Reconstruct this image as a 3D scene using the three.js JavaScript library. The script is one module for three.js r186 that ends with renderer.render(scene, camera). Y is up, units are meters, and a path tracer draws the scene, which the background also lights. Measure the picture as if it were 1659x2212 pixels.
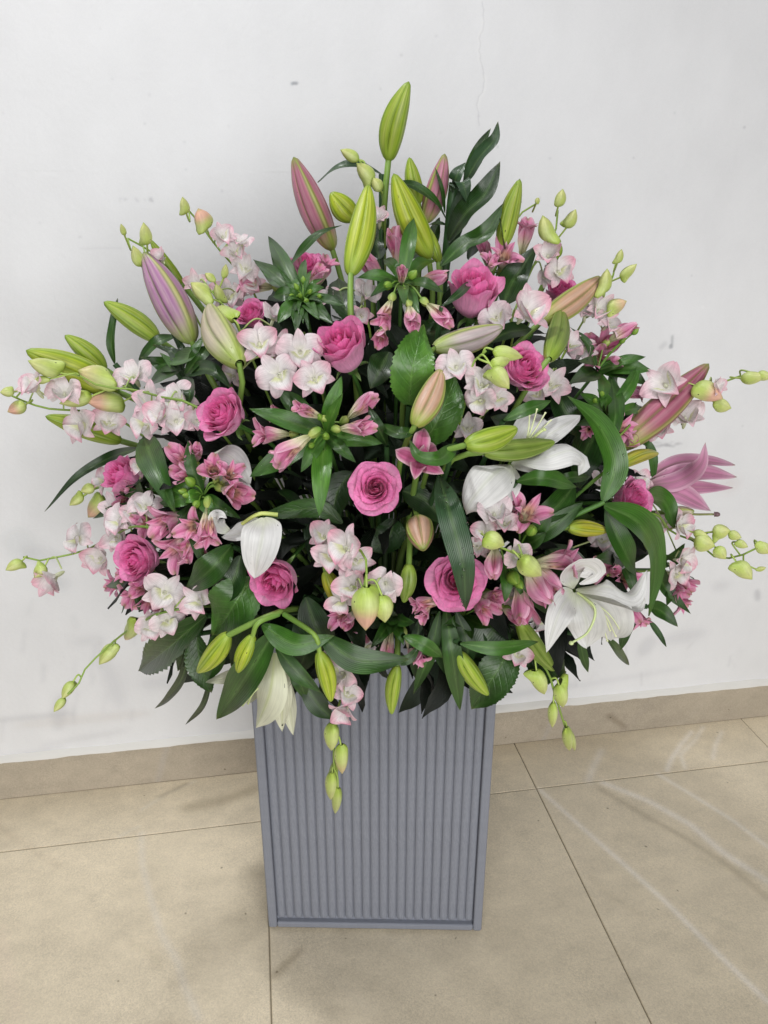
import * as THREE from 'three';
import { mergeGeometries } from 'three/addons/utils/BufferGeometryUtils.js';
import { RoundedBoxGeometry } from 'three/addons/geometries/RoundedBoxGeometry.js';
import { RectAreaLightUniformsLib } from 'three/addons/lights/RectAreaLightUniformsLib.js';

/* ---------- camera, light, exposure ---------- */
const scene = new THREE.Scene();
const renderer = new THREE.WebGLRenderer({ antialias: true });
renderer.toneMapping = THREE.LinearToneMapping;
renderer.toneMappingExposure = 0.92;
renderer.shadowMap.enabled = true;
RectAreaLightUniformsLib.init();
const PITCH = 22 * Math.PI / 180, EYE = 1.22, FOC = 1661, PW = 1659, PH = 2212;   // focal length in units of a 1659 x 2212 print of the photo
const camera = new THREE.PerspectiveCamera(2 * Math.atan(PH / 2 / FOC) * 180 / Math.PI, 0.75, 0.05, 30);
camera.position.set(0, EYE, 0);
camera.rotation.x = -PITCH;
scene.add(camera);
function panelLight(x, y, z, w, h, k, tx, ty, tz, color = 0xffffff) {
  const l = new THREE.RectAreaLight(color, k, w, h);
  l.position.set(x, y, z); l.lookAt(tx, ty, tz); scene.add(l);
}
{ const s = new THREE.SpotLight(0xffffff, 9.8, 0, 0.52, 1, 2); s.position.set(-0.95, 3.1, -0.92); s.target.position.set(0.22, 0, -0.95); s.castShadow = true; s.shadow.radius = 5; scene.add(s, s.target); }    // downlight above and to the left of the flowers
panelLight(0.5, 2.7, 1.1, 2.6, 1.2, 4.0, 0.6, 0, 0.0, 0xffffff);     // ceiling panels, this and the next
panelLight(-0.7, 2.7, 0.9, 1.2, 0.6, 2.4, -0.4, 0.6, -0.6, 0xffffff);
panelLight(0.8, 1.0, 2.8, 3.2, 2.0, 6.0, 0.1, 0.35, -1.2, 0xfffefc);  // added fill light low behind the camera, not a lamp of the room

/* ---------- helpers ---------- */
const v3 = (x, y, z) => new THREE.Vector3(x, y, z);
let seed = 7;
const rnd = () => { seed = (seed * 1664525 + 1013904223) >>> 0; return seed / 4294967296; };
const rr = (a, b) => a + (b - a) * rnd();
const sm = (a, b, x) => { x = Math.min(1, Math.max(0, (x - a) / (b - a))); return x * x * (3 - 2 * x); };
const mixc = (a, b, t) => { t = Math.min(1, Math.max(0, t)); return [a[0] + (b[0] - a[0]) * t, a[1] + (b[1] - a[1]) * t, a[2] + (b[2] - a[2]) * t]; };
const H = (hex) => { const c = new THREE.Color(hex); return [c.r, c.g, c.b]; };
const hash = (x, y) => { let h = Math.imul(x | 0, 374761393) + Math.imul(y | 0, 668265263); h = Math.imul(h ^ (h >>> 13), 1274126177); return ((h ^ (h >>> 16)) >>> 0) / 4294967296; };
function vn(x, y) { const i = Math.floor(x), j = Math.floor(y), a = x - i, b = y - j, s = a * a * (3 - 2 * a), t = b * b * (3 - 2 * b);
  return (hash(i, j) * (1 - s) + hash(i + 1, j) * s) * (1 - t) + (hash(i, j + 1) * (1 - s) + hash(i + 1, j + 1) * s) * t; }
const fbm = (x, y, n = 4) => { let s = 0, a = 0.5, t = 0; for (let k = 0; k < n; k++) { s += a * vn(x, y); t += a; x = x * 2.03 + 17.1; y = y * 2.03 + 5.7; a *= 0.5; } return s / t; };

// the view of the photo, used once to find where things stand
const FWD = v3(0, -Math.sin(PITCH), -Math.cos(PITCH)), UPV = v3(0, Math.cos(PITCH), -Math.sin(PITCH)), RIGHT = v3(1, 0, 0), BACK = FWD.clone().negate();
const EYEP = v3(0, EYE, 0);
const rayDir = (px, py) => FWD.clone().addScaledVector(RIGHT, (px - PW / 2) / FOC).addScaledVector(UPV, (PH / 2 - py) / FOC);
// the bouquet is a dome; a thing is set on its surface, then moved outward by off metres
const DC = v3(0, 0.70, -1.107), DR = v3(0.42, 0.45, 0.315);
function V(px, py, off = 0) {
  const d = rayDir(px, py), o = EYEP.clone().sub(DC).divide(DR), e = d.clone().divide(DR);
  const a = e.dot(e), b = o.dot(e), c = o.dot(o) - 1, q = b * b - a * c;
  const t = q > 0 ? (-b - Math.sqrt(q)) / a : -b / a;
  return EYEP.clone().addScaledVector(d, t - off);
}
const depthOf = (p) => p.clone().sub(EYEP).dot(FWD);
const M = (px, p) => px * depthOf(p) / FOC;                        // a length in the print, at p, in metres
const domeN = (p) => p.clone().sub(DC).divide(DR).divide(DR).normalize();
const outN = (p, k = 0.6) => domeN(p).multiplyScalar(1 - k).addScaledVector(EYEP.clone().sub(p).normalize(), k).normalize();
const camDir = (a, b, c) => RIGHT.clone().multiplyScalar(a).addScaledVector(UPV, b).addScaledVector(BACK, c === undefined ? Math.sqrt(Math.max(0.02, 1 - a * a - b * b)) : c).normalize();
const mouth = (p) => v3(p.x * 0.3, 0.62, -1.13 + (p.z + 1.13) * 0.22);   // where a stem enters the planter

/* ---------- things and parts ---------- */
const used = {};
const numbered = (n) => { const k = used[n] = (used[n] ?? -1) + 1; return k ? n + '_' + String(k).padStart(3, '0') : n; };
function tag(o, label, category, group) { o.userData.label = label; o.userData.category = category; if (group) o.userData.group = group; return o; }
function thing(name, label, category, base, group) {
  const o = new THREE.Group(); o.name = numbered(name); o.position.copy(base); scene.add(o);
  return tag(o, label, category, group);
}
function put(name, geo, mat, t, at) {                               // geo is in world coordinates
  const m = new THREE.Mesh(geo, mat); m.name = name; m.castShadow = m.receiveShadow = true;
  geo.translate(-t.position.x - (at?.x ?? 0), -t.position.y - (at?.y ?? 0), -t.position.z - (at?.z ?? 0)); if (at) m.position.copy(at);
  t.add(m); return m;
}
function inst(name, geo, mat, parent, pos, quat, s) {                // geo is shared and stands at its own origin
  const m = new THREE.Mesh(geo, mat); m.name = name; m.castShadow = m.receiveShadow = true;
  m.position.copy(pos); if (quat) m.quaternion.copy(quat); m.scale.setScalar(s ?? 1); parent.add(m); return m;
}

/* ---------- textures and materials ---------- */
function dataTex(n, f, srgb, rep) {
  const d = new Uint8Array(n * n * 4);
  for (let j = 0; j < n; j++) for (let i = 0; i < n; i++) { const c = f(i / n, j / n), k = (j * n + i) * 4; d[k] = c[0] * 255; d[k + 1] = c[1] * 255; d[k + 2] = c[2] * 255; d[k + 3] = 255; }
  const t = new THREE.DataTexture(d, n, n); t.magFilter = THREE.LinearFilter; t.minFilter = THREE.LinearMipmapLinearFilter; t.generateMipmaps = true;
  t.wrapS = t.wrapT = THREE.RepeatWrapping; if (srgb) t.colorSpace = THREE.SRGBColorSpace; if (rep) t.repeat.set(...rep); t.needsUpdate = true; return t;
}
// parallel veins along a blade: x runs across it, y along it
const veinBump = dataTex(256, (x, y) => { const w = 0.5 + 0.28 * Math.cos(x * Math.PI * 2 * 15) + 0.3 * (fbm(x * 30, y * 8) - 0.5); const m = Math.exp(-(((x - 0.5) / 0.02) ** 2)); return [w - m * 0.5, w - m * 0.5, w - m * 0.5]; });
const veinColor = dataTex(256, (x, y) => { const w = 0.86 + 0.045 * Math.cos(x * Math.PI * 2 * 11 + 2 * fbm(x * 3, y * 2)) + 0.26 * (fbm(x * 8, y * 5) - 0.5) + 0.1 * (fbm(x * 40, y * 30) - 0.5); const m = Math.exp(-(((x - 0.5) / 0.022) ** 2)) * 0.1; return [w + m, w + m, w + m]; }, true);
const petalBump = dataTex(256, (x, y) => { const w = 0.5 + 0.5 * (fbm(x * 46, y * 5, 3) - 0.5) + 0.4 * (fbm(x * 9 + 3, y * 7, 3) - 0.5); return [w, w, w]; });
const petalColor = dataTex(256, (x, y) => { const w = 0.94 + 0.13 * (fbm(x * 42, y * 4, 3) - 0.5) + 0.08 * (fbm(x * 7, y * 7, 3) - 0.5); return [w, w, w]; }, true);
const pm = (o) => new THREE.MeshPhysicalMaterial({ vertexColors: true, side: THREE.DoubleSide, ...o });
const mPetal = pm({ roughness: 0.92, transmission: 0.22, thickness: 0, map: petalColor, bumpMap: petalBump, bumpScale: 0.0005, sheen: 0.2, sheenRoughness: 0.5 });
const mRose = pm({ roughness: 0.9, transmission: 0.28, thickness: 0, map: petalColor, bumpMap: petalBump, bumpScale: 0.0008, sheen: 0.3, sheenRoughness: 0.5 });
const mBud = pm({ roughness: 0.42, map: petalColor, bumpMap: petalBump, bumpScale: 0.0006, specularIntensity: 0.8 });
const mLeaf = pm({ roughness: 0.36, map: veinColor, bumpMap: veinBump, bumpScale: 0.0003, clearcoat: 0.2, clearcoatRoughness: 0.25 });
// side veins leaving a midrib, for the broad toothed leaves
const pinnate = (x, y) => { const d = Math.abs(x - 0.5), s = ((y - d * 0.55) * 9) % 1, q = (s + 1) % 1, w = Math.exp(-((Math.min(q, 1 - q) / 0.07) ** 2)) * (0.5 - d) * 2 + Math.exp(-((d / 0.016) ** 2)); return Math.min(1, w); };
const pinColor = dataTex(256, (x, y) => { const w = 0.82 + 0.13 * pinnate(x, y) + 0.22 * (fbm(x * 7, y * 7) - 0.5) + 0.1 * (fbm(x * 40, y * 40) - 0.5); return [w, w, w]; }, true);
const pinBump = dataTex(256, (x, y) => { const w = 0.6 - 0.4 * pinnate(x, y) + 0.3 * (fbm(x * 26, y * 26) - 0.5); return [w, w, w]; });
const mBroad = pm({ roughness: 0.4, map: pinColor, bumpMap: pinBump, bumpScale: 0.0012, clearcoat: 0.25, clearcoatRoughness: 0.3 });
const mStem = pm({ roughness: 0.5 });
const mDrop = new THREE.MeshPhysicalMaterial({ color: 0xffffff, roughness: 0.02, transmission: 1, thickness: 0.002, ior: 1.33 });

/* ---------- shapes ---------- */
function sheet(nu, nv, f, col) {                                    // f(u 0..1, v -1..1)
  const P = [], C = [], U = [], I = [];
  for (let i = 0; i <= nu; i++) for (let j = 0; j <= nv; j++) {
    const u = i / nu, v = j / nv * 2 - 1, p = f(u, v), c = col(u, v);
    P.push(p.x, p.y, p.z); C.push(c[0], c[1], c[2]); U.push(v * 0.5 + 0.5, u);
  }
  const w = nv + 1;
  for (let i = 0; i < nu; i++) for (let j = 0; j < nv; j++) { const a = i * w + j; I.push(a, a + 1, a + w, a + 1, a + w + 1, a + w); }
  const g = new THREE.BufferGeometry();
  g.setAttribute('position', new THREE.Float32BufferAttribute(P, 3)); g.setAttribute('color', new THREE.Float32BufferAttribute(C, 3)); g.setAttribute('uv', new THREE.Float32BufferAttribute(U, 2));
  g.setIndex(I); g.computeVertexNormals(); return g;
}
// a blade along a curve through points; N is the side it shows
function ribbon(pts, w, o = {}) {
  const cv = new THREE.CatmullRomCurve3(pts, false, 'centripetal'), nu = o.nu ?? 22, nv = o.nv ?? 8, ph = o.ph ?? rnd() * 9;
  const prof = o.prof ?? ((u) => Math.pow(Math.sin(Math.PI * Math.pow(Math.min(1, u * 0.985 + 0.015), o.pk ?? 0.8)), 0.85));
  const F = [];
  for (let i = 0; i <= nu; i++) { const u = i / nu, T = cv.getTangentAt(u), Nn = (typeof o.N === 'function' ? o.N(u) : o.N).clone(); const S = T.clone().cross(Nn).normalize(), N = S.clone().cross(T).normalize();
    if (o.twist) { const a = o.twist * (u - 0.3); S.applyAxisAngle(T, a); N.applyAxisAngle(T, a); } F.push([cv.getPointAt(u), S, N]); }
  const L = cv.getLength(), cup = o.cup ?? 0.25, ruf = o.ruf ?? 0, rn = o.rn ?? 3;
  return sheet(nu, nv, (u, v) => {
    const [p, S, N] = F[Math.round(u * nu)]; const ww = w * 0.5 * prof(u), we = ww * (o.ser ? 1 - o.ser * 0.8 * ((u * (o.sn ?? 14) * (v > 0 ? 1 : 1.13) + 0.12 * Math.sin(u * 40)) % 1) * Math.pow(Math.abs(v), 6) * sm(0, 0.15, u) : 1);
    const z = cup * ww * (Math.pow(Math.abs(v), 1.4) - 0.2) + ruf * w * Math.pow(Math.abs(v), 2.5) * Math.sin(rn * 6.283 * u + ph + (v > 0 ? 1.7 : 0)) * sm(0.05, 0.3, u);
    return p.clone().addScaledVector(S, v * we).addScaledVector(N, z);
  }, o.col);
}
function tube(pts, r0, r1, col0, col1, nr = 6, n) {
  const cv = new THREE.CatmullRomCurve3(pts, false, 'centripetal'), nu = n ?? Math.max(8, pts.length * 5), fr = cv.computeFrenetFrames(nu, false);
  return sheet(nu, nr, (u, v) => { const i = Math.round(u * nu), a = (v + 1) * Math.PI, r = r0 + (r1 - r0) * u; return cv.getPointAt(u).addScaledVector(fr.normals[i], Math.cos(a) * r).addScaledVector(fr.binormals[i], Math.sin(a) * r); },
    (u) => mixc(col0, col1, u));
}
function petal(o) {                                                 // along +y, inner face +z
  const nu = o.nu ?? 12, nv = o.nv ?? 8, ph = o.ph ?? rnd() * 9, Y = [0], Z = [0];
  for (let i = 1; i <= nu; i++) { const u = i / nu, a = (o.bend ?? 0) * u + (o.tip ?? 0) * sm(0.55, 1, u); Y.push(Y[i - 1] + Math.cos(a) * o.L / nu); Z.push(Z[i - 1] - Math.sin(a) * o.L / nu); }
  return sheet(nu, nv, (u, v) => { const i = Math.round(u * nu), w = o.W * o.prof(u), a = Math.abs(v);
    const z = (o.cup ?? 0.2) * w * v * v + (o.ruf ?? 0) * o.W * Math.pow(a, 2.5) * Math.sin((o.rn ?? 2) * 6.283 * u + ph + (v > 0 ? 2 : 0)) * sm(0.15, 0.5, u) - (o.mid ?? 0) * w * Math.exp(-((v / 0.2) ** 2));
    const nt = (o.notch ?? 0) * o.L * sm(0.8, 1, u) * Math.exp(-((v / 0.3) ** 2));
    return v3(v * w, Y[i] - nt, Z[i] + z); }, o.col);
}
function basisQ(dir, up, roll = 0) {
  const Y = dir.clone().normalize(), Z = up.clone().addScaledVector(Y, -up.dot(Y)); if (Z.lengthSq() < 1e-4) Z.set(0.3, 0.2, 1).addScaledVector(Y, -Y.z); Z.normalize();
  const X = Y.clone().cross(Z), q = new THREE.Quaternion().setFromRotationMatrix(new THREE.Matrix4().makeBasis(X, Y, Z));
  return q.multiply(new THREE.Quaternion().setFromAxisAngle(v3(0, 1, 0), roll));
}
function petalQ(lean, phi) {                                        // how a petal stands in its flower (axis +y)
  const R = v3(Math.cos(phi), 0, Math.sin(phi)), Y = v3(0, 1, 0), D = Y.clone().multiplyScalar(Math.cos(lean)).addScaledVector(R, Math.sin(lean)), N = Y.clone().multiplyScalar(Math.sin(lean)).addScaledVector(R, -Math.cos(lean));
  return new THREE.Quaternion().setFromRotationMatrix(new THREE.Matrix4().makeBasis(D.clone().cross(N), D, N));
}
function nearest(pts, p) { let b = pts[0], d = 1e9; const cv = new THREE.CatmullRomCurve3(pts, false, 'centripetal'); for (let i = 0; i <= 60; i++) { const q = cv.getPointAt(i / 60), e = q.distanceTo(p); if (e < d) { d = e; b = q; } } return b; }

/* ---------- setting: floor, wall, skirting ---------- */
const O = v3(-0.844, 0, -1.330), E1 = v3(0.98705, 0, -0.16042), E2 = v3(0.16042, 0, 0.98705), TURN = Math.atan2(0.16042, 0.98705);
function inRoom(o, u, y, v) { o.position.copy(O).addScaledVector(E1, u).addScaledVector(E2, v); o.position.y = y; o.rotation.y = TURN; return o; }
function onFloor(px, py) { const d = rayDir(px, py), p = EYEP.clone().addScaledVector(d, -EYE / d.y).sub(O); return [p.dot(E1), p.dot(E2)]; }
function onWall(px, py) { const d = rayDir(px, py), k = O.clone().sub(EYEP).dot(E2) / d.dot(E2), p = EYEP.clone().addScaledVector(d, k); return [p.clone().sub(O).dot(E1), p.y]; }
const U0 = -1.4, U1 = 2.8, V1 = 2.0;
function canvasTex(wpx, hpx, draw, srgb = true) { const c = document.createElement('canvas'); c.width = wpx; c.height = hpx; draw(c.getContext('2d')); const t = new THREE.CanvasTexture(c); if (srgb) t.colorSpace = THREE.SRGBColorSpace; t.wrapS = t.wrapT = THREE.RepeatWrapping; return t; }
function noiseOver(g, w, h, f) { const im = g.getImageData(0, 0, w, h), d = im.data; for (let j = 0; j < h; j++) for (let i = 0; i < w; i++) { const k = (j * w + i) * 4, c = f(i, j); d[k] *= c; d[k + 1] *= c; d[k + 2] *= c; } g.putImageData(im, 0, 0); }
// floor stone: one map laid over the tiles in metres, 1.0 m x 2.0 m at a time
const FW = 2.6, FH = 1.3, FPX = 787;
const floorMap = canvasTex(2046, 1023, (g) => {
  g.fillStyle = '#dccfb6'; g.fillRect(0, 0, 2046, 1023);
  const line = (pts, wd, style, bl = 3) => { g.save(); g.filter = 'blur(' + bl + 'px)'; g.strokeStyle = style; g.lineWidth = wd; g.lineCap = 'round'; g.beginPath(); pts.forEach(([x, y], i) => { const [u, v] = onFloor(x, y), X = (u + 0.35) * FPX, Y = v * FPX; i ? g.lineTo(X, Y) : g.moveTo(X, Y); }); g.stroke(); g.restore(); };
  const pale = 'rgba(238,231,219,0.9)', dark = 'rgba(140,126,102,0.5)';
  line([[1165, 1705], [1260, 1790], [1340, 1860], [1440, 1950], [1540, 2050], [1659, 2165]], 7, pale);
  line([[1300, 1690], [1400, 1730], [1490, 1780], [1560, 1840], [1659, 1905]], 10, pale, 4);
  line([[1420, 1672], [1500, 1720], [1580, 1770], [1659, 1830]], 6, pale);
  line([[1290, 1700], [1390, 1760], [1480, 1810], [1560, 1860], [1659, 1940]], 6, dark, 5);
  line([[1440, 1665], [1450, 1640], [1470, 1610], [1495, 1580]], 7, pale); line([[1480, 1660], [1470, 1630], [1500, 1600], [1520, 1570]], 5, pale); line([[1540, 1640], [1545, 1610], [1560, 1580]], 5, pale);
  line([[1270, 1690], [1280, 1660], [1300, 1620]], 8, pale, 5);
  line([[305, 1800], [308, 1870], [325, 1940], [350, 2020], [385, 2080], [398, 2130], [430, 2200]], 8, 'rgba(222,214,200,0.6)');
  line([[0, 2010], [15, 2090], [30, 2170], [36, 2212]], 16, 'rgba(222,208,184,0.8)', 4);
  line([[420, 1688], [360, 1715], [305, 1750]], 7, 'rgba(222,212,192,0.8)', 2); line([[300, 1785], [255, 1808]], 6, 'rgba(222,212,192,0.7)', 2); line([[405, 1692], [345, 1722]], 5, dark, 3);
  line([[650, 2052], [590, 2110]], 8, dark, 4); line([[560, 1700], [480, 1730], [400, 1745]], 14, dark, 8);  // the last, wide blurred stroke paints faint shade on the floor beside the planter
  for (let k = 0; k < 70; k++) { const x = rr(0, 2046), y = rr(0, 1023), a = rr(0.6, 1.1), l = rr(60, 260); g.save(); g.filter = 'blur(5px)'; g.globalAlpha = rr(0.08, 0.25); g.strokeStyle = rnd() < 0.6 ? '#ded4be' : '#a3947a'; g.lineWidth = rr(2, 12); g.beginPath(); g.moveTo(x, y); g.quadraticCurveTo(x + l * 0.5 * Math.cos(a) + rr(-20, 20), y + l * 0.5 * Math.sin(a), x + l * Math.cos(a), y + l * Math.sin(a)); g.stroke(); g.restore(); }
  for (let k = 0; k < 60; k++) { g.fillStyle = 'rgba(90,78,58,0.5)'; g.beginPath(); g.ellipse(rr(0, 2046), rr(0, 1023), rr(0.7, 2.2), rr(0.7, 1.6), rr(0, 3), 0, 7); g.fill(); }
  noiseOver(g, 2046, 1023, (i, j) => 1 + 0.14 * (fbm(i / 190, j / 160, 4) - 0.5) + 0.09 * (fbm(i / 26, j / 18, 3) - 0.5) + 0.08 * (hash(i, j) - 0.5) * (0.5 + vn(i / 60, j / 60)) + 0.05 * (hash(i >> 1, j >> 1) - 0.5));
});
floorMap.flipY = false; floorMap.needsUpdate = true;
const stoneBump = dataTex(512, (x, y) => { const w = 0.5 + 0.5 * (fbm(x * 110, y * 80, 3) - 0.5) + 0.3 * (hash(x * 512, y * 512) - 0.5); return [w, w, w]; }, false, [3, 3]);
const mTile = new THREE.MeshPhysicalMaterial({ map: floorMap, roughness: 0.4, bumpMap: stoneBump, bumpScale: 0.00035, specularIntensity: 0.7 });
const floor = new THREE.Mesh(new THREE.BoxGeometry(U1 - U0, 0.05, V1), new THREE.MeshStandardMaterial({ color: 0x8d8370, roughness: 0.95 }));
floor.name = 'floor'; inRoom(floor, (U0 + U1) / 2, -0.0275, V1 / 2); floor.userData.kind = 'structure'; floor.userData.label = 'beige stone tile floor'; floor.receiveShadow = true; scene.add(floor);
function tileGeo(u0, u1, w0, w1, y0, y1) {                           // a chamfered slab with uv in room metres
  const c = 0.0012, g = new THREE.BufferGeometry(), P = [], I = [], Uu = [];
  const ring = (e, y) => [[u0 + e, w0 + e], [u1 - e, w0 + e], [u1 - e, w1 - e], [u0 + e, w1 - e]].forEach(([a, b]) => { P.push(a - (U0 + U1) / 2, y, b - V1 / 2); Uu.push((a + 0.35) / FW, b / FH); });
  ring(0, y0); ring(0, y1 - c); ring(c, y1);
  for (let r = 0; r < 2; r++) for (let k = 0; k < 4; k++) { const a = r * 4 + k, b = r * 4 + (k + 1) % 4; I.push(a, a + 4, b, b, a + 4, b + 4); }
  I.push(8, 11, 10, 8, 10, 9);
  g.setAttribute('position', new THREE.Float32BufferAttribute(P, 3)); g.setAttribute('uv', new THREE.Float32BufferAttribute(Uu, 2)); g.setIndex(I);
  const n = g.toNonIndexed(); n.computeVertexNormals(); return n;
}
for (const [w0, w1] of [[-0.011, 0.155], [0.155, 0.755], [0.755, 1.355], [1.355, 1.955]]) for (let k = -4; k < 3; k++) {
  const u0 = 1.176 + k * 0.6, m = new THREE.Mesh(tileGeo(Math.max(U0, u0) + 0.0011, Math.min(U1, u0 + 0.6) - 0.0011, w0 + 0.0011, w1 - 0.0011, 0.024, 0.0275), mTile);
  m.name = 'tile'; m.receiveShadow = true; floor.add(m);
}
// wall paint with its scuffs, drips, chips and the plaster crack
const WPX = 820, WW = 2.5, WH = 1.9;
const wallMap = canvasTex(2048, 1558, (g) => {
  g.fillStyle = '#e5e6e9'; g.fillRect(0, 0, 2048, 1558);
  const at = (x, y) => { const [u, h] = onWall(x, y); return [(u + 0.35) * WPX, (WH - h) * WPX]; };
  const smear = (x, y, w, h, a, rot = 0, bl = 8, c = '120,122,130') => { const [X, Y] = at(x, y); g.save(); g.filter = 'blur(' + bl + 'px)'; g.translate(X, Y); g.rotate(rot); g.fillStyle = 'rgba(' + c + ',' + a + ')'; g.beginPath(); g.ellipse(0, 0, w, h, 0, 0, 7); g.fill(); g.restore(); };
  const scratch = (pts, wd, a, bl = 1, c = '110,112,118') => { g.save(); g.filter = 'blur(' + bl + 'px)'; g.strokeStyle = 'rgba(' + c + ',' + a + ')'; g.lineWidth = wd; g.lineCap = 'round'; g.lineJoin = 'round'; g.beginPath(); pts.forEach((q, i) => { const [X, Y] = at(...q); i ? g.lineTo(X, Y) : g.moveTo(X, Y); }); g.stroke(); g.restore(); };
  smear(90, 1205, 34, 16, 0.12, 0.3); smear(115, 1265, 26, 14, 0.14); smear(125, 1545, 14, 40, 0.13, 0.2, 6); smear(240, 1480, 16, 60, 0.1, -0.2, 8); smear(70, 1555, 70, 5, 0.16, 0, 4); smear(190, 1390, 30, 8, 0.12); smear(40, 1180, 30, 30, 0.08); smear(350, 1480, 40, 14, 0.1);
  smear(30, 1640, 90, 5, 0.13, -0.1, 5); smear(180, 1600, 80, 5, 0.10, -0.1, 5); smear(330, 1610, 60, 4, 0.12, -0.1, 4); smear(180, 1560, 120, 9, 0.1, 0, 6, '150,135,110');
  smear(1480, 1380, 50, 14, 0.11, -0.1, 8); smear(1400, 1400, 16, 26, 0.13, 0.5, 6); smear(1560, 1270, 20, 8, 0.16); smear(1500, 1180, 30, 12, 0.1); smear(1640, 1290, 6, 14, 0.25, -0.3, 3); smear(1350, 1470, 160, 5, 0.1, -0.08, 6); smear(1600, 1490, 60, 8, 0.15, -0.08, 6); smear(1150, 1500, 90, 6, 0.14, -0.08, 6);
  smear(1580, 1050, 20, 14, 0.14, 0, 10, '170,130,125');
  for (let k = 0; k < 16; k++) { const x = rr(0, 300), y = rr(1300, 1590); scratch([[x, y], [x + rr(-12, 20), y + rr(15, 70)]], rr(2, 6), rr(0.06, 0.14), 3); }
  for (let k = 0; k < 10; k++) { const x = rr(1100, 1650), y = rr(1380, 1470); scratch([[x, y], [x + rr(-15, 15), y + rr(8, 40)]], rr(1, 4), rr(0.06, 0.14), 2); }
  // chip, scuffs, specks
  for (let k = 0; k < 16; k++) smear(628 + rr(0, 15), 178 + rr(-1.5, 2), rr(1, 3), rr(0.8, 1.6), 0.22, 0, 1);
  for (let k = 0; k < 12; k++) smear(250 + rr(0, 80), 432 + rr(-4, 4), rr(1, 3), rr(1, 2), 0.1, 0, 1); smear(324, 433, 4, 2, 0.16, 0.4, 1); scratch([[168, 538], [260, 536]], 2, 0.07);
  scratch([[1456, 728], [1455, 752]], 4, 0.35, 1.5); scratch([[1440, 745], [1432, 752]], 8, 0.14, 2); smear(1452, 750, 3, 4, 0.4, 0, 1); smear(1522, 665, 3, 3, 0.15, 0, 1, '255,255,255');
  for (let k = 0; k < 26; k++) smear(1405 + rr(0, 70), 962 + rr(-4, 7), rr(3, 9), rr(1, 2), 0.15, 0.1, 1.5); for (let k = 0; k < 60; k++) smear(rr(0, 1659), rr(0, 1400), rr(1, 2.5), rr(1, 2), rr(0.08, 0.22), 0, 1);
  const cr = []; for (let y = 0; y <= 270; y += 9) cr.push([1042 + Math.sin(y / 21) * 5 + rr(-2.5, 2.5) + (y > 200 ? -4 : 0), y]);
  scratch(cr, 1.2, 0.17, 0.6); scratch(cr.slice(4, 16).map(([x, y]) => [x - 2.5, y]), 3, 0.3, 1.2, '246,246,246'); scratch(cr.slice(18, 27).map(([x, y]) => [x + 3, y + 2]), 3, 0.3, 1.2, '246,246,246');
  scratch([[575, 985], [576, 1005]], 2, 0.2);
  noiseOver(g, 2048, 1558, (i, j) => 1 + 0.05 * (fbm(i / 300, j / 260, 4) - 0.5) + 0.03 * (fbm(i / 40, j / 60, 3) - 0.5) + 0.012 * (hash(i, j) - 0.5));
});
wallMap.flipY = false; wallMap.needsUpdate = true;
const rollerBump = dataTex(512, (x, y) => { const w = 0.5 + 0.6 * (fbm(x * 90, y * 90, 3) - 0.5) + 0.5 * (fbm(x * 7, y * 5, 3) - 0.5); return [w, w, w]; }, false, [4, 3]);
const mWall = new THREE.MeshStandardMaterial({ map: wallMap, roughness: 0.62, bumpMap: rollerBump, bumpScale: 0.0005 });
const wallGeo = new THREE.BoxGeometry(U1 - U0, 2.7, 0.12);
{ const p = wallGeo.attributes.position, uv = wallGeo.attributes.uv; for (let i = 0; i < p.count; i++) uv.setXY(i, (p.getX(i) + (U0 + U1) / 2 + 0.35) / WW, (WH - (p.getY(i) + 1.35)) / WH); }
const wall = new THREE.Mesh(wallGeo, mWall); wall.name = 'wall'; inRoom(wall, (U0 + U1) / 2, 1.35, -0.07); wall.userData.kind = 'structure'; wall.userData.label = 'white painted wall with scuffs and a hairline crack'; wall.receiveShadow = true; scene.add(wall);
// skirting of cut stone tiles with a ragged line of plaster on top
const mSkirt = new THREE.MeshPhysicalMaterial({ map: floorMap, color: 0xcbcbd0, roughness: 0.5, bumpMap: stoneBump, bumpScale: 0.0004, specularIntensity: 0.5 });
const skirting = new THREE.Group(); skirting.name = 'skirting'; inRoom(skirting, 0, 0, 0); skirting.userData.kind = 'structure'; skirting.userData.label = 'beige stone tile skirting along the foot of the wall'; scene.add(skirting);
for (let k = -2; k < 3; k++) {
  const g = new RoundedBoxGeometry(1.197, 0.098, 0.01, 2, 0.0012), p = g.attributes.position, uv = g.attributes.uv;
  for (let i = 0; i < p.count; i++) uv.setXY(i, (p.getX(i) + 0.6 + k * 0.37) / FW, (p.getY(i) + 0.3 + k * 0.21) / FH);
  const m = new THREE.Mesh(g, mSkirt); m.name = 'skirting_tile'; m.position.set(0.25 + k * 1.2, 0.0502, -0.0052); m.castShadow = m.receiveShadow = true; skirting.add(m);
}
{ const n = 420, g = sheet(n, 5, (u, v) => { const x = U0 + 0.02 + u * (U1 - U0 - 0.04), a = (v + 1) / 2, low = 0.0975 + 0.004 * (fbm(x * 30, 7, 4) - 0.5) + 0.004 * (fbm(x * 5, 1, 2) - 0.5), top = 0.111 + 0.005 * (fbm(x * 13, 3, 3) - 0.5);
    return v3(x, low + (top - low) * a, -0.0095 + (0.0106 + 0.0022 * fbm(x * 40, v * 2 + 5, 3)) * Math.cos(a * 1.5) - 0.0028 * a); }, () => H('#dddbd6'));
  const m = new THREE.Mesh(g, pm({ roughness: 0.8 })); m.name = 'plaster_bead'; m.castShadow = m.receiveShadow = true; skirting.add(m); }

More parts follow.
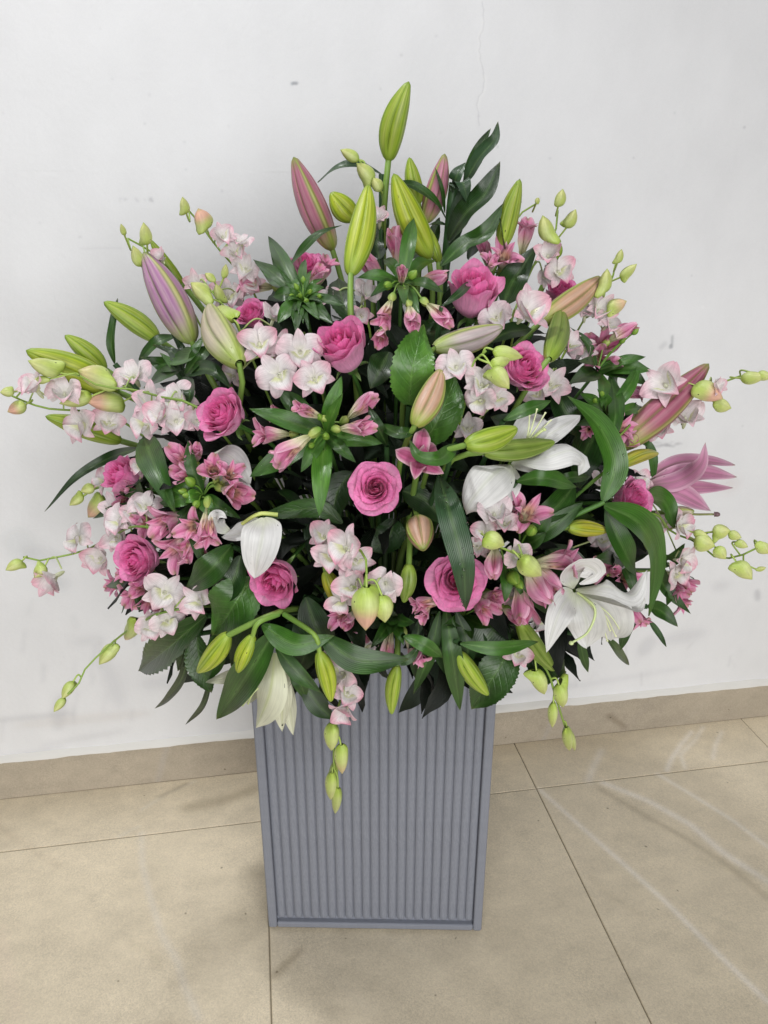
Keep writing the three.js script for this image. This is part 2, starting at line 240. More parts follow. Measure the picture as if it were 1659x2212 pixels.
/* ---------- the planter ---------- */
{ const W = 0.383, HT = 0.61, D = 0.35, y0 = 0.006, t = thing('planter', 'tall square blue grey planter with vertical ribs holding the bouquet', 'planter', v3(-0.0132, 0, -1.0005 - D / 2));
  t.rotation.y = -0.0195;
  const speck = dataTex(512, (x, y) => { const w = 0.9 + 0.14 * (fbm(x * 20, y * 30, 4) - 0.5) + 0.08 * (hash(x * 512, y * 512) - 0.5); return [w, w, w]; }, true, [3, 3]);
  const mPot = new THREE.MeshPhysicalMaterial({ color: 0x9599a5, map: speck, roughness: 0.55, bumpMap: rollerBump, bumpScale: 0.0004, specularIntensity: 0.5 });
  const add = (name, g, x, y, z) => { const m = new THREE.Mesh(g, mPot); m.name = name; m.position.set(x, y, z); m.castShadow = m.receiveShadow = true; t.add(m); return m; };
  const f = D / 2;
  add('back_panel', new RoundedBoxGeometry(W, HT - y0, 0.02, 2, 0.003), 0, (HT + y0) / 2, -f + 0.01);
  for (const s of [-1, 1]) add('side_panel', new RoundedBoxGeometry(0.02, HT - y0, D - 0.044, 2, 0.003), s * (W / 2 - 0.0105), (HT + y0) / 2, -0.002);
  add('front_panel', new THREE.BoxGeometry(W - 0.01, HT - y0 - 0.01, 0.012), 0, (HT + y0) / 2, f - 0.0170);
  for (const s of [-1, 1]) add('frame_strip', new RoundedBoxGeometry(0.0155, HT - y0, 0.02, 3, 0.0035), s * (W / 2 - 0.00775), (HT + y0) / 2, f - 0.01);
  add('bottom_rail', new RoundedBoxGeometry(W - 0.031, 0.013, 0.02, 3, 0.0035), 0, y0 + 0.0065, f - 0.0105);
  add('top_rail', new RoundedBoxGeometry(W - 0.031, 0.03, 0.02, 3, 0.0035), 0, HT - 0.015, f - 0.0105);
  const n = 23, pitch = (W - 0.0305) / n, ribH = HT - y0 - 0.048, rib = new THREE.CapsuleGeometry(pitch * 0.47, ribH - pitch * 0.94, 4, 20); rib.scale(1, 1, 0.6);
  for (let k = 0; k < n; k++) add('rib', rib, (k - (n - 1) / 2) * pitch, y0 + 0.0145 + ribH / 2, f - 0.0108);
  add('plinth', new THREE.BoxGeometry(W - 0.06, 0.01, D - 0.06), 0, 0.0054, 0);
  const soil = add('floral_foam', new THREE.BoxGeometry(W - 0.042, 0.12, D - 0.044), 0, HT - 0.05, -0.002); soil.material = new THREE.MeshStandardMaterial({ color: 0x18301a, roughness: 1 });
}

/* ---------- flower kinds ---------- */
const GREEN = H('#5f8a35'), DKG = H('#2f5526');
// rose: petals on a spiral, three degrees of openness
function rosePetals(open, N, sd) {
  seed = sd; const out = [];
  for (let i = 0; i < N; i++) {
    const t = i / (N - 1), phi = i * 2.39996 + rr(-0.2, 0.2), ri = 0.07 + (0.60 + 0.12 * open) * Math.pow(t, 0.95), hi = 1.48 - 0.34 * open - (0.02 + 0.36 * open) * t + rr(-0.04, 0.04);
    const W0 = 1.75 - 0.75 * Math.sqrt(t) + rr(-0.08, 0.08), flare = (0.03 + 0.42 * open * t * t + 0.12 * t), curl = (0.10 + 0.14 * open) * sm(0.25, 0.8, t) * rr(0.7, 1.3), ph = rr(0, 9), tipk = rr(0.03, 0.16), lop = rr(-0.12, 0.12);
    const inn = 0.20 * (1 - t) * (1 - 0.3 * open);
    const geo = sheet(16, 14, (u, v) => {
      const a = Math.abs(v), uu = u * (1 - 0.24 * Math.pow(a, 2.6) * sm(0.1, 0.5, t + 0.2) + 0.035 * Math.sin(v * 4.3 + ph * 2) + 0.02 * Math.sin(v * 9 + ph)), s = sm(0.70, 1, uu), wp = 0.42 + 0.58 * Math.sin(Math.min(1, uu / 0.62) * Math.PI / 2);
      const rise = Math.pow(Math.sin(Math.min(1, uu / 0.5) * Math.PI / 2), 0.75);
      let r = ri * rise * (1 + 0.10 * v) * (1 - inn * sm(0.5, 1, uu)) + flare * ri * sm(0.45, 1, uu) ;
      const cu = s * s * curl * (0.55 + 0.45 * a * a + 0.25 * Math.sin(ph + v * 3));
      r += cu; r += 0.03 * Math.sin(uu * 7 + ph + v * 4) * sm(0.4, 0.9, uu) * (0.4 + t);
      const y = hi * Math.pow(uu, 0.92) + tipk * (1 - a) * (1 - a) * s - cu * 0.75 + 0.02 * Math.sin(v * 5 + ph) * s - 0.06 * t * (1 - uu), az = phi + v * W0 * wp + lop * uu;
      return v3(Math.cos(az) * r, y, Math.sin(az) * r);
    }, (u, v) => { const deep = [0.93, 0.11, 0.43], mid = [0.95, 0.23, 0.56], pale = [0.95, 0.44, 0.68], base = [0.75, 0.55, 0.45];
      let c = mixc(deep, mid, sm(0.1, 0.6, t)); c = mixc(c, pale, sm(0.55, 1, t) * (0.85 - 0.6 * sm(0.75, 1, u))); c = mixc(c, base, 0.6 * (1 - sm(0, 0.22, u))); return mixc(c, [0.94, 0.32, 0.58], 0.35 * sm(0.9, 1, u)); });
    out.push(geo);
  }
  return out;
}
const ROSES = { bud: rosePetals(0.12, 24, 11), half: rosePetals(0.5, 30, 23), open: rosePetals(1.0, 38, 37) };
const sepalG = petal({ L: 0.75, W: 0.13, prof: (u) => Math.pow(1 - u, 0.8) * (0.6 + 0.9 * u), bend: -0.6, tip: 1.6, cup: 0.5, nu: 10, nv: 4, col: (u) => mixc(H('#4f7a38'), H('#86a85c'), u) });
const hipG = (() => { const g = new THREE.SphereGeometry(0.2, 14, 10); g.scale(1, 1.1, 1); g.translate(0, -0.06, 0); const c = H('#527a3a'), a = []; for (let i = 0; i < g.attributes.position.count; i++) a.push(...c); g.setAttribute('color', new THREE.Float32BufferAttribute(a, 3)); return g; })();
const dropG = (() => { const g = new THREE.SphereGeometry(1, 8, 6); g.scale(1, 0.6, 1); return g; })();
function droplets(t, meshes, n, r0, r1) {                             // beads of water lying on petals or a leaf
  const gs = [], p = v3(), nn = v3(), c = v3();
  for (let k = 0, tries = 0; k < n && tries < n * 20; tries++) {
    const m = meshes[Math.floor(rnd() * meshes.length)]; m.updateMatrix(); const a = m.geometry.attributes, i = Math.floor(rnd() * a.position.count);
    p.fromBufferAttribute(a.position, i).applyMatrix4(m.matrix); nn.fromBufferAttribute(a.normal, i).applyQuaternion(m.quaternion);
    const w = c.copy(p).add(t.position), toC = EYEP.clone().sub(w).normalize(); if (nn.dot(toC) < 0) nn.negate(); if (nn.dot(toC) < 0.25) continue;
    const s = rr(r0, r1), q = new THREE.Quaternion().setFromUnitVectors(v3(0, 1, 0), nn), g = dropG.clone(); g.applyMatrix4(new THREE.Matrix4().compose(p.clone().addScaledVector(nn, s * 0.25), q, v3(s, s, s))); gs.push(g); k++;
  }
  if (!gs.length) return; const d = new THREE.Mesh(mergeGeometries(gs), mDrop); d.name = 'water_droplets'; d.userData.kind = 'stuff'; t.add(d);
}
const stemCurve = (p, dir, len = 0.07) => { const b = mouth(p), a = p.clone().addScaledVector(dir, -len * 0.6).addScaledVector(domeN(p), -len * 0.7); return [p, a, a.clone().lerp(b, 0.5).add(v3(0, 0.02, 0)), b]; };
function rose(px, py, dpx, d, kind, label, o = {}) {
  const p = V(px, py, o.off ?? 0.015), s = M(dpx, p) / 2 / (kind === 'open' ? 1.34 : kind === 'half' ? 1.0 : 0.82), dir = d ? camDir(...d) : outN(p), b = mouth(p), t = thing('rose', label, 'rose', b);
  const foot = p.clone().addScaledVector(dir, -s * (kind === 'open' ? 0.62 : kind === 'half' ? 0.7 : 0.8)), q = basisQ(dir, UPV, o.roll ?? rr(0, 6)), at = foot.clone().sub(b), ms = [];
  for (const g of ROSES[kind]) ms.push(inst('petal', g, mRose, t, at, q, s));
  inst('hip', hipG, mStem, t, at, q, s);
  for (let k = 0; k < 5; k++) inst('sepal', sepalG, mLeaf, t, at.clone().addScaledVector(dir, -s * 0.02), q.clone().multiply(petalQ(1.35 + rr(-0.2, 0.7), k * 1.257)), s);
  put('stem', tube(stemCurve(foot, dir), 0.0028, 0.003, H('#4d7a34'), H('#345a28')), mStem, t);
  droplets(t, ms.slice(-14), 40, 0.0005, 0.0012);
  return t;
}
// lily bud: three long tepals shut together, ribs and seams
function budGeo(o, n1, n2) {
  const pr = [[0, 0.26], [0.025, 0.44], [0.09, 0.66], [0.2, 0.86], [0.33, 0.98], [0.45, 1], [0.6, 0.92], [0.75, 0.74], [0.87, 0.5], [0.94, 0.33], [0.98, 0.2], [1, 0.03]];
  const rad = (u) => { let k = 0; while (k < pr.length - 2 && pr[k + 1][0] < u) k++; const [a, b] = [pr[k], pr[k + 1]], s = (u - a[0]) / (b[0] - a[0]); const m = (q, w) => (q[1] - w[1]) / (q[0] - w[0]); const m0 = k ? m(pr[k + 1], pr[k - 1]) : m(b, a), m1 = k < pr.length - 2 ? m(pr[k + 2], a) : m(b, a), h = b[0] - a[0]; return (2 * s ** 3 - 3 * s * s + 1) * a[1] + (s ** 3 - 2 * s * s + s) * h * m0 + (-2 * s ** 3 + 3 * s * s) * b[1] + (s ** 3 - s * s) * h * m1; };
  const PT = { green: ['#a5bf3c', '#86a92c', '#c4d06a'], lime: ['#b9cb35', '#8fb02a', '#d2da62'], yellow: ['#cfc93c', '#b3b32e', '#dcd868'], pink: ['#cf7f9c', '#a9b84a', '#d99fae'], purple: ['#b77fae', '#c3bf72', '#d8b6c6'], cream: ['#d6c9ae', '#aebd48', '#e0d3bd'], blush: ['#d6a98e', '#93b234', '#dcbba4'], pale: ['#e0cdd0', '#b2c23c', '#e6dcd8'], rosy: ['#b5627e', '#94804c', '#c88c9a'], olive: ['#7d9440', '#6b8a34', '#98a856'] }[o.type].map(H);
  return sheet(30, 90, (u, v) => {
    const a = (v + 1) * Math.PI, k = (a / (Math.PI * 2) * 3) % 1, seam = Math.exp(-((Math.min(k, 1 - k) / 0.045) ** 2)), rib = Math.exp(-(((k - 0.5) / 0.05) ** 2)), side = Math.exp(-(((Math.abs(k - 0.5) - 0.19) / 0.06) ** 2)), e = sm(0.02, 0.2, u) * (1 - sm(0.93, 1, u));
    const r = rad(u) * 0.5 * (1 - 0.12 * seam * e + 0.05 * rib * e - 0.012 * side * e + 0.055 * Math.cos(3 * a + Math.PI) * e), z = o.bend * Math.sin(Math.PI * u);
    return v3(Math.cos(a) * r * o.w + z * o.l, u * o.l, Math.sin(a) * r * o.w);
  }, (u, v) => {
    const a = (v + 1) * Math.PI, k = (a / (Math.PI * 2) * 3) % 1, seam = Math.exp(-((Math.min(k, 1 - k) / 0.05) ** 2)), rib = Math.exp(-(((k - 0.5) / (0.075 + 0.05 * (1 - u))) ** 2)), st = fbm(k * 22 + 5, u * 2.5, 3);
    const edge = Math.exp(-(((Math.abs(k - 0.5) - 0.3) / 0.08) ** 2));
    let c = mixc(PT[0], PT[2], 0.8 * edge + 0.5 * (st - 0.5)); c = mixc(c, PT[1], 1.0 * rib * (0.55 + 0.6 * st)); { const d = Math.abs(k - 0.5), ln = Math.exp(-(((d - 0.065) / 0.022) ** 2)); c = mixc(c, H('#6c8a24'), 0.55 * ln * sm(0.05, 0.2, u)); c = mixc(c, H('#d3dc8a'), 0.55 * Math.exp(-((d / 0.03) ** 2))); } c = mixc(c, H('#6a8428'), 0.6 * seam); c = mixc(c, H('#9cb944'), 0.75 * (1 - sm(0.02, 0.34, u))); c = mixc(c, H('#8fb040'), 0.7 * sm(0.86, 1, u)); c = mixc(c, H('#5f7d28'), 0.5 * sm(0.97, 1, u)); if (/green|lime|olive|yellow/.test(o.type)) c = mixc(c, H('#6f8f2c'), 0.35 * sm(0.5, 0.75, fbm(k * 40 + 9, u * 1.6 + 3, 2))); return c.map((x) => x * (0.72 + 0.36 * st));
  });
}
function addBud(t, x0, y0, x1, y1, w, type, o = {}) {
  const a = V(x0, y0, o.o0 ?? 0.02), b = V(x1, y1, o.o1 ?? o.o0 ?? 0.02), l = a.distanceTo(b), dir = b.clone().sub(a).normalize();
  const g = budGeo({ type, l, w: M(w, a) * 0.88, bend: o.bend ?? 0.035 });
  const q = basisQ(dir, BACK, o.roll ?? rr(0, 6)); g.applyQuaternion(q); g.translate(a.x, a.y, a.z);
  const m = put('bud', g, mBud, t); if (o.drops) droplets(t, [m], o.drops, 0.0004, 0.0009);
  return { a, dir };
}
// a lily stem that ends in one bud
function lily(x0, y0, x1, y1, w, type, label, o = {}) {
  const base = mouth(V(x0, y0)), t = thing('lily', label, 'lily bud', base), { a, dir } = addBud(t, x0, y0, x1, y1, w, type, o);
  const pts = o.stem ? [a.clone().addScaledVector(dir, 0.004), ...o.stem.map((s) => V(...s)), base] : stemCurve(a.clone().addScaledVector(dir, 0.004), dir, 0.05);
  put('stem', tube(pts, M(6.5, a), M(6.5, a), H('#7d9e48'), H('#1f3a18')), mStem, t);  // shade inside the bouquet is put into the dark colour at the stem foot
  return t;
}
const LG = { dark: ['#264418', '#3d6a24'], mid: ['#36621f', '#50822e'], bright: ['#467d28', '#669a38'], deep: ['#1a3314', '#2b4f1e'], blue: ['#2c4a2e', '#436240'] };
function leaf(t, pts, w, tone = 'dark', o = {}) {
  const P = pts.map((q) => V(...q)), mid = P[Math.floor(P.length / 2)], [c0, c1] = LG[tone].map(H), r0 = rr(0, 50), N0 = o.N ?? outN(mid, 0.55).addScaledVector(v3(0, 1, 0), o.up ?? 0.25).normalize();
  const g = ribbon(P, M(w, mid), { N: N0, cup: o.cup ?? 0.3, ruf: o.ruf ?? 0.05, rn: 1.6, twist: o.twist ?? rr(-0.5, 0.5), ser: o.ser, sn: o.sn, pk: o.pk ?? 0.85, nu: o.ser ? 72 : 24, nv: o.ser ? 14 : 8,
    col: (u, v) => { const n = fbm(u * 5 + r0, v * 2 + 3, 3); let c = mixc(c0, c1, n * 1.2 - 0.1); c = mixc(c, H('#7ea05c'), 0.35 * Math.exp(-(((v / 0.07) ** 2))) * (1 - u * 0.6)); return mixc(c, H('#8a8a4a'), 0.35 * sm(0.93, 1, u)); } });
  const m = put('leaf', g, o.ser ? mBroad : mLeaf, t); if (o.drops) droplets(t, [m], o.drops, 0.0008, 0.0021); return m;
}
function leafThing(label, leaves, o = {}) {                          // leaves: [points, width, tone, options]
  const p0 = V(...leaves[0][0][0]), b = mouth(p0), t = thing(o.name ?? 'leaf_sprig', label, o.cat ?? 'leaf', b, o.group);
  for (const l of leaves) leaf(t, ...l);
  const st = o.stem ? [...o.stem.map((q) => V(...q)), b] : [p0, p0.clone().lerp(b, 0.5), b];
  put('stem', tube(st, M(o.sw ?? 6, p0), M(7, p0), H('#33552e'), H('#2c4a26')), mStem, t); return t;
}
// orchid
const oWhite = [0.90, 0.87, 0.875], oPink = [0.88, 0.40, 0.53], oGreen = [0.72, 0.76, 0.44];
const round = (k, base) => (u) => Math.pow(Math.sin(Math.PI * Math.pow(u * 0.97 + 0.015, k)), 0.55) * (base + (1 - base) * sm(0, 0.4, u));
const oCol = (pk, gr) => (u, v) => { let c = mixc(mixc(oWhite, [0.90, 0.74, 0.76], pk * 0.25), oPink, pk * 0.95 * sm(0.35, 1.05, u + 0.05 * v)); return mixc(c, oGreen, gr * (1 - sm(0, 0.45, u))); };
const ORCH = [0, 1, 2, 3, 4].map((k) => { seed = 51 + k; const pk = [0.75, 0.4, 1.0, 0.6, 0.85][k]; return {
  petal: petal({ L: 1.04, W: 0.48 + 0.04 * (k % 2), prof: (u) => Math.pow(Math.sin(Math.PI * Math.pow(u * 0.965 + 0.02, 0.86)), 0.62) * (0.3 + 0.7 * sm(0, 0.4, u)), bend: 0.25, tip: [0.5, 0.2, -0.5, 1.1, -0.1][k], cup: [0.16, -0.2, 0.4, -0.3, 0.25][k], ruf: [0.05, 0.08, 0.06, 0.1, 0.04][k], rn: 1.1 + 0.2 * k, nu: 14, nv: 10, mid: 0.05, notch: 0.04, col: oCol(pk, 0.15) }),
  sepal: petal({ L: 1.04, W: 0.27, prof: (u) => Math.pow(Math.sin(Math.PI * Math.pow(u * 0.96 + 0.03, 0.8)), 0.7) * (0.5 + 0.5 * sm(0, 0.3, u)), bend: 0.2, tip: [0.5, -0.2, 0.8, 1.2, 0.2][k], cup: [0.25, 0.4, -0.2, 0.3, 0.5][k], ruf: 0.1, rn: 1.1, nu: 12, nv: 8, mid: 0.06, col: oCol(pk * 0.8, 0.3) }),
  lip: petal({ L: 0.85, W: 0.38, prof: (u) => 0.45 + 0.75 * Math.pow(Math.sin(Math.PI * (u * 0.9 + 0.05)), 0.8) * sm(0, 0.6, u + 0.2) - 0.5 * sm(0.85, 1, u), bend: 0.1, tip: 1.1, cup: 1.3 - 0.15 * k, ruf: 0.16, rn: 1.8, nu: 14, nv: 10, col: (u, v) => { let c = mixc([0.76, 0.79, 0.46], oWhite, sm(0.12, 0.42, u)); return mixc(c, [0.88, 0.40, 0.54], (0.3 + 0.7 * pk) * sm(0.55, 0.95, u)); } }) }; });
const columnG = (() => { const g = sheet(8, 10, (u, v) => { const a = (v + 1) * Math.PI, r = 0.10 * Math.pow(Math.sin(Math.PI * (u * 0.9 + 0.08)), 0.6); return v3(Math.cos(a) * r, -0.45 + u * 0.68, Math.sin(a) * r - 0.16 * (1 - u)); }, (u) => mixc([0.68, 0.74, 0.42], [0.85, 0.86, 0.70], u)); return g; })();
function orchid(t, stemPts, x, y, dpx, o = {}) {
  const p = V(x, y, o.off ?? 0.02), s = M(dpx * 1.14, p) / 2, dir = o.d ? camDir(...o.d).add(v3(rr(-0.45, 0.45), rr(-0.35, 0.35), rr(-0.2, 0.2))).normalize() : outN(p, 0.55).add(v3(rr(-0.35, 0.35), rr(-0.5, 0.1), rr(-0.2, 0.3))).normalize();
  const T = ORCH[Math.floor(rnd() * 5)], q = basisQ(dir, UPV, (o.roll ?? 0) + rr(-0.7, 0.7)), open = (o.open ?? 1) * rr(0.68, 1.08);
  const f = inst('flower', columnG, mPetal, t, p.clone().sub(t.position), q, s), pi = Math.PI, Z0 = v3(0, -0.05, 0);
  for (const [n, g, phi, l] of [['sepal', T.sepal, pi / 2, 1.25], ['sepal', T.sepal, pi * 1.22, 1.2], ['sepal', T.sepal, pi * 1.78, 1.2], ['petal', T.petal, 0.3, 1.15], ['petal', T.petal, pi - 0.3, 1.15]]) inst(n, g, mPetal, f, Z0, petalQ(l * open * rr(0.8, 1.12), phi + rr(-0.16, 0.16)), 1).scale.set(rr(0.86, 1.1), rr(0.88, 1.08), rr(0.8, 1.15));
  inst('lip', T.lip, mPetal, f, v3(0, -0.06, -0.12), petalQ(0.5 * open + 0.15, pi * 1.5), 1);
  if (stemPts) { const n = nearest(stemPts, p), e = p.clone().addScaledVector(dir, -s * 0.42); put('pedicel', tube([n, n.clone().lerp(e, 0.55).add(v3(0, 0.012, 0)), e], 0.0011, 0.0012, H('#8fab52'), H('#c3cf95'), 5), mStem, t); }
  return f;
}
function orchidBud(t, stemPts, x0, y0, x1, y1, wpx, o = {}) {        // x0,y0 the foot, x1,y1 the tip
  const a = V(x0, y0, o.off ?? 0.02), b = V(x1, y1, (o.off ?? 0.02) + (o.dz ?? 0.004)), l = a.distanceTo(b), w = M(wpx, a), chin = o.chin ?? rr(0.1, 0.4), ca = o.roll ?? rr(0, 6), bl = o.blush ?? 0.12;
  const g = sheet(16, 16, (u, v) => { const an = (v + 1) * Math.PI, r0 = 0.5 * w * Math.pow(Math.sin(Math.PI * Math.pow(u * 0.985 + 0.012, 0.72)), 0.75) * (1 - 0.25 * sm(0.75, 1, u)), ck = chin * 2.2 * Math.pow(Math.max(0, Math.cos((an - ca) / 1)), 4) * Math.exp(-((((u - 0.12) / 0.14) ** 2))); const r = r0 * (1 + 0.06 * Math.cos(3 * an)) + ck * w * 0.42;
    return v3(Math.cos(an) * r, (u - 0.18 * ck) * l, Math.sin(an) * r); },
    (u, v) => { const an = (v + 1) * Math.PI; let c = mixc(H('#bccf6e'), H('#cfdc8f'), 0.5 + 0.5 * Math.cos(3 * an)); c = mixc(c, H('#a9c350'), 1 - sm(0, 0.3, u)); c = mixc(c, H('#e2b39c'), bl * 1.6 * sm(0.3, 0.9, u)); return mixc(c, H('#9dba4c'), 0.6 * sm(0.88, 1, u)); });
  const dir = b.clone().sub(a).normalize(); g.applyQuaternion(basisQ(dir, BACK)); g.translate(a.x, a.y, a.z); put('bud', g, mBud, t);
  const n = nearest(stemPts, a.clone().addScaledVector(dir, -0.012)); if (n.distanceTo(a) > 0.003) put('pedicel', tube([n, n.clone().lerp(a, 0.55).addScaledVector(dir, -0.3 * n.distanceTo(a)).add(v3(0, 0.003, 0)), a.clone().addScaledVector(dir, l * 0.06)], 0.0012, 0.0013, H('#8fac4a'), H('#b2c76a'), 5), mStem, t);
}
// a spray: its stem, then open flowers F(x, y, size, options) and buds B(foot, tip, width, options)
function spray(label, stem, parts, o = {}) {
  const S = stem.map((q) => V(...q)), b = mouth(S[0]), t = thing('orchid_spray', label, 'orchid', b);
  put('stem', tube([...S.slice().reverse(), S[0].clone().lerp(b, 0.5).add(v3(0, 0.01, 0)), b], 0.0013, 0.0024, H('#8aa648'), H('#4c7334'), 6, 30), mStem, t);
  for (const [k, ...a] of parts) k === 'F' ? orchid(t, S, ...a) : orchidBud(t, S, ...a);
  return t;
}
// alstroemeria
const aTop = (k) => (u, v) => { let c = mixc(H('#efe6c8'), [0.89, 0.33, 0.56], sm(0.28, 0.72, u)); c = mixc(c, [0.95, 0.62, 0.76], 0.75 * sm(0.45, 1, Math.abs(v)) * sm(0.3, 0.8, u)); c = mixc(c, [0.66, 0.08, 0.26], 0.6 * Math.exp(-(((v / 0.16) ** 2))) * sm(0.25, 0.6, u)); c = mixc(c, H('#8f9a4a'), 0.75 * sm(0.82, 0.98, u) * Math.exp(-(((v / 0.5) ** 2))) * k); c = mixc(c, [0.62, 0.09, 0.27], 0.5 * sm(0.55, 0.8, vn(v * 5 + 20, u * 1.5 + 3)) * sm(0.3, 0.6, u)); return mixc(c, H('#a9b56a'), 0.75 * (1 - sm(0.05, 0.4, u))); };
const ALS = [0, 1, 2].map((k) => { seed = 91 + k; return {
  outer: petal({ L: 1.06, W: 0.155 + 0.02 * k, prof: (u) => 0.3 + 0.9 * Math.pow(Math.sin(Math.PI * Math.pow(u * 0.93 + 0.03, 1.7)), 0.8) - 0.25 * sm(0, 0.15, 0.15 - u), bend: -0.15, tip: [1.1, 0.6, 0.2][k], cup: 0.5, ruf: 0.2, rn: 1.5, nu: 14, nv: 14, notch: 0.04, col: aTop(1) }),
  inner: petal({ L: 1.02, W: 0.105, prof: (u) => 0.35 + 0.8 * Math.pow(Math.sin(Math.PI * Math.pow(u * 0.95 + 0.03, 1.3)), 0.9) - 0.45 * sm(0.85, 1, u), bend: -0.1, tip: [0.8, 0.4, 0.1][k], cup: 0.4, ruf: 0.1, rn: 1.2, nu: 12, nv: 6, col: (u, v) => { let c = aTop(0)(u, v); c = mixc(c, H('#e0c060'), 0.5 * Math.exp(-((((u - 0.55) / 0.16) ** 2)))); const d = vn(u * 26, v * 6 + 40 + k) > 0.68 && u > 0.35 && u < 0.8 ? 1 : 0; return mixc(c, [0.2, 0.03, 0.07], 0.75 * d); } }) }; });
const ovaryG = sheet(8, 10, (u, v) => { const a = (v + 1) * Math.PI, r = 0.105 * Math.pow(Math.sin(Math.PI * (u * 0.85 + 0.1)), 0.6) * (1 + 0.12 * Math.cos(6 * a)); return v3(Math.cos(a) * r, -0.13 + u * 0.3, Math.sin(a) * r); }, (u) => mixc(H('#6a9438'), H('#a7b060'), u));
function floret(t, hub, x, y, lpx, o = {}) {                         // x,y: where its mouth is
  const m = V(x, y, o.off ?? 0.03), L = M(lpx * 1.12, m), dir = o.d ? camDir(...o.d) : m.clone().sub(hub).normalize().addScaledVector(outN(m, 0.5), 0.45).add(v3(0, -0.1, 0)).normalize();
  const T = ALS[Math.floor(rnd() * 3)], p = m.clone().addScaledVector(dir, -L * 0.85), q = basisQ(dir, UPV, rr(0, 6)), open = o.open ?? rr(0.18, 0.42), f = inst('flower', ovaryG, mStem, t, p.clone().sub(t.position), q, L);
  for (let k = 0; k < 6; k++) inst('petal', k % 2 ? T.inner : T.outer, mPetal, f, v3(0, 0.08, 0), petalQ(open * (k % 2 ? 0.6 : 1) + rr(-0.05, 0.05), k * 1.047 + rr(-0.1, 0.1)), 1).scale.set(rr(0.85, 1.12), rr(0.9, 1.06), rr(0.7, 1.4));
  put('pedicel', tube([hub, hub.clone().lerp(p, 0.5).add(v3(0, 0.006, 0)), p.clone().addScaledVector(dir, -L * 0.08)], 0.0012, 0.0012, H('#587f34'), H('#7d9c48'), 5), mStem, t);
}
function alstro(label, hub, florets, leaves = [], buds = []) {
  const h = V(hub[0], hub[1], hub[2] ?? -0.02), b = mouth(h), t = thing('alstroemeria', label, 'alstroemeria', b);
  put('stem', tube([h, h.clone().lerp(b, 0.5).add(v3(0, 0.02, 0)), b], 0.0024, 0.003, H('#4a7432'), H('#35582a')), mStem, t);
  for (const f of florets) floret(t, h, ...f);
  for (const [x, y, w, tone, o] of leaves) { const e = V(x, y, (o?.off ?? 0.03)), mid = h.clone().lerp(e, 0.5).addScaledVector(outN(e, 0.5), o?.arch ?? 0.012); const N0 = outN(mid, 0.6).add(v3(0, 0.3, 0)).normalize(), [c0, c1] = LG[tone ?? 'mid'].map(H), r0 = rr(0, 40);
    const m = put('leaf', ribbon([h, mid, e], M(w, mid), { N: N0, cup: 0.3, ruf: 0.08, rn: 1.4, twist: rr(-0.5, 0.5), pk: 0.95, col: (u, v) => mixc(mixc(c0, c1, fbm(u * 5 + r0, v * 2, 3) * 1.2 - 0.1), H('#8fb060'), 0.35 * Math.exp(-(((v / 0.07) ** 2))) * (1 - u)) }), mLeaf, t); if (o?.drops) droplets(t, [m], o.drops, 0.0005, 0.0013); }
  for (const [x, y, w] of buds) { const e = V(x, y, 0.03), L = M(w * 1.5, e), dir = e.clone().sub(h).normalize().addScaledVector(outN(e, 0.5), 0.3).normalize(), p = e.clone().addScaledVector(dir, -L * 0.5);
    const g = sheet(10, 12, (u, v) => { const a = (v + 1) * Math.PI, r = M(w, e) * 0.5 * Math.pow(Math.sin(Math.PI * Math.pow(u * 0.97 + 0.02, 0.8)), 0.8) * (1 + 0.07 * Math.cos(3 * a)); return v3(Math.cos(a) * r, u * L, Math.sin(a) * r); }, (u, v) => mixc(mixc(H('#6f9a34'), H('#9dbb4c'), u), H('#5c8a2c'), 0.4 + 0.4 * Math.cos(3 * (v + 1) * Math.PI)));
    g.applyQuaternion(basisQ(dir, BACK)); g.translate(p.x, p.y, p.z); put('bud', g, mBud, t); put('pedicel', tube([h, h.clone().lerp(p, 0.5).add(v3(0, 0.004, 0)), p], 0.001, 0.001, H('#587f34'), H('#6f9a34'), 5), mStem, t); }
  return t;
}
// open lily: each tepal follows its own curve
function tepal(t, pts, w, cols, o = {}) {                            // cols: [body, base, rib, edge]
  const P = pts.map((q) => V(...q)), mid = P[Math.floor(P.length / 2)], [c0, c1, c2, c3] = cols, r0 = rr(0, 40);
  return put('tepal', ribbon(P, M(w, mid), { N: o.N ?? (o.d ? camDir(...o.d) : outN(mid, 0.7)), cup: o.cup ?? 0.25, ruf: o.ruf ?? 0.05, rn: o.rn ?? 1.5, twist: o.twist ?? 0, pk: o.pk ?? 0.9, nu: 26, nv: 12, prof: o.prof,
    col: (u, v) => { let c = mixc(c0, c3 ?? c0, sm(0.5, 1, Math.abs(v)) + 0.8 * (c3 ? sm(0.8, 1, u) : 0)); c = mixc(c, c1, 0.85 * (1 - sm(0, 0.35, u))); c = mixc(c, c2, (o.rib ?? 0.5) * Math.exp(-(((v / 0.1) ** 2))) * (1 - 0.5 * u)); const s = c3 ? 0.7 : 0.16, n = fbm(v * 9 + r0, u * 1.6); if (c3 && cols !== RED) c = mixc(c, [0.45, 0.36, 0.26], 0.8 * sm(0.95, 1, u)); return c.map((x) => x * (1 - s / 2 + s * n)); } }), mPetal, t);
}
const WHT = [[0.87, 0.87, 0.86], [0.78, 0.83, 0.62], [0.80, 0.84, 0.68]], CRM = [[0.82, 0.83, 0.64], [0.70, 0.76, 0.42], [0.66, 0.72, 0.36]], PNK = [[0.64, 0.27, 0.44], [0.45, 0.30, 0.28], [0.48, 0.30, 0.30], [0.78, 0.48, 0.62]], RED = [[0.66, 0.14, 0.32], [0.20, 0.01, 0.05], [0.42, 0.04, 0.13], [0.85, 0.55, 0.62]];
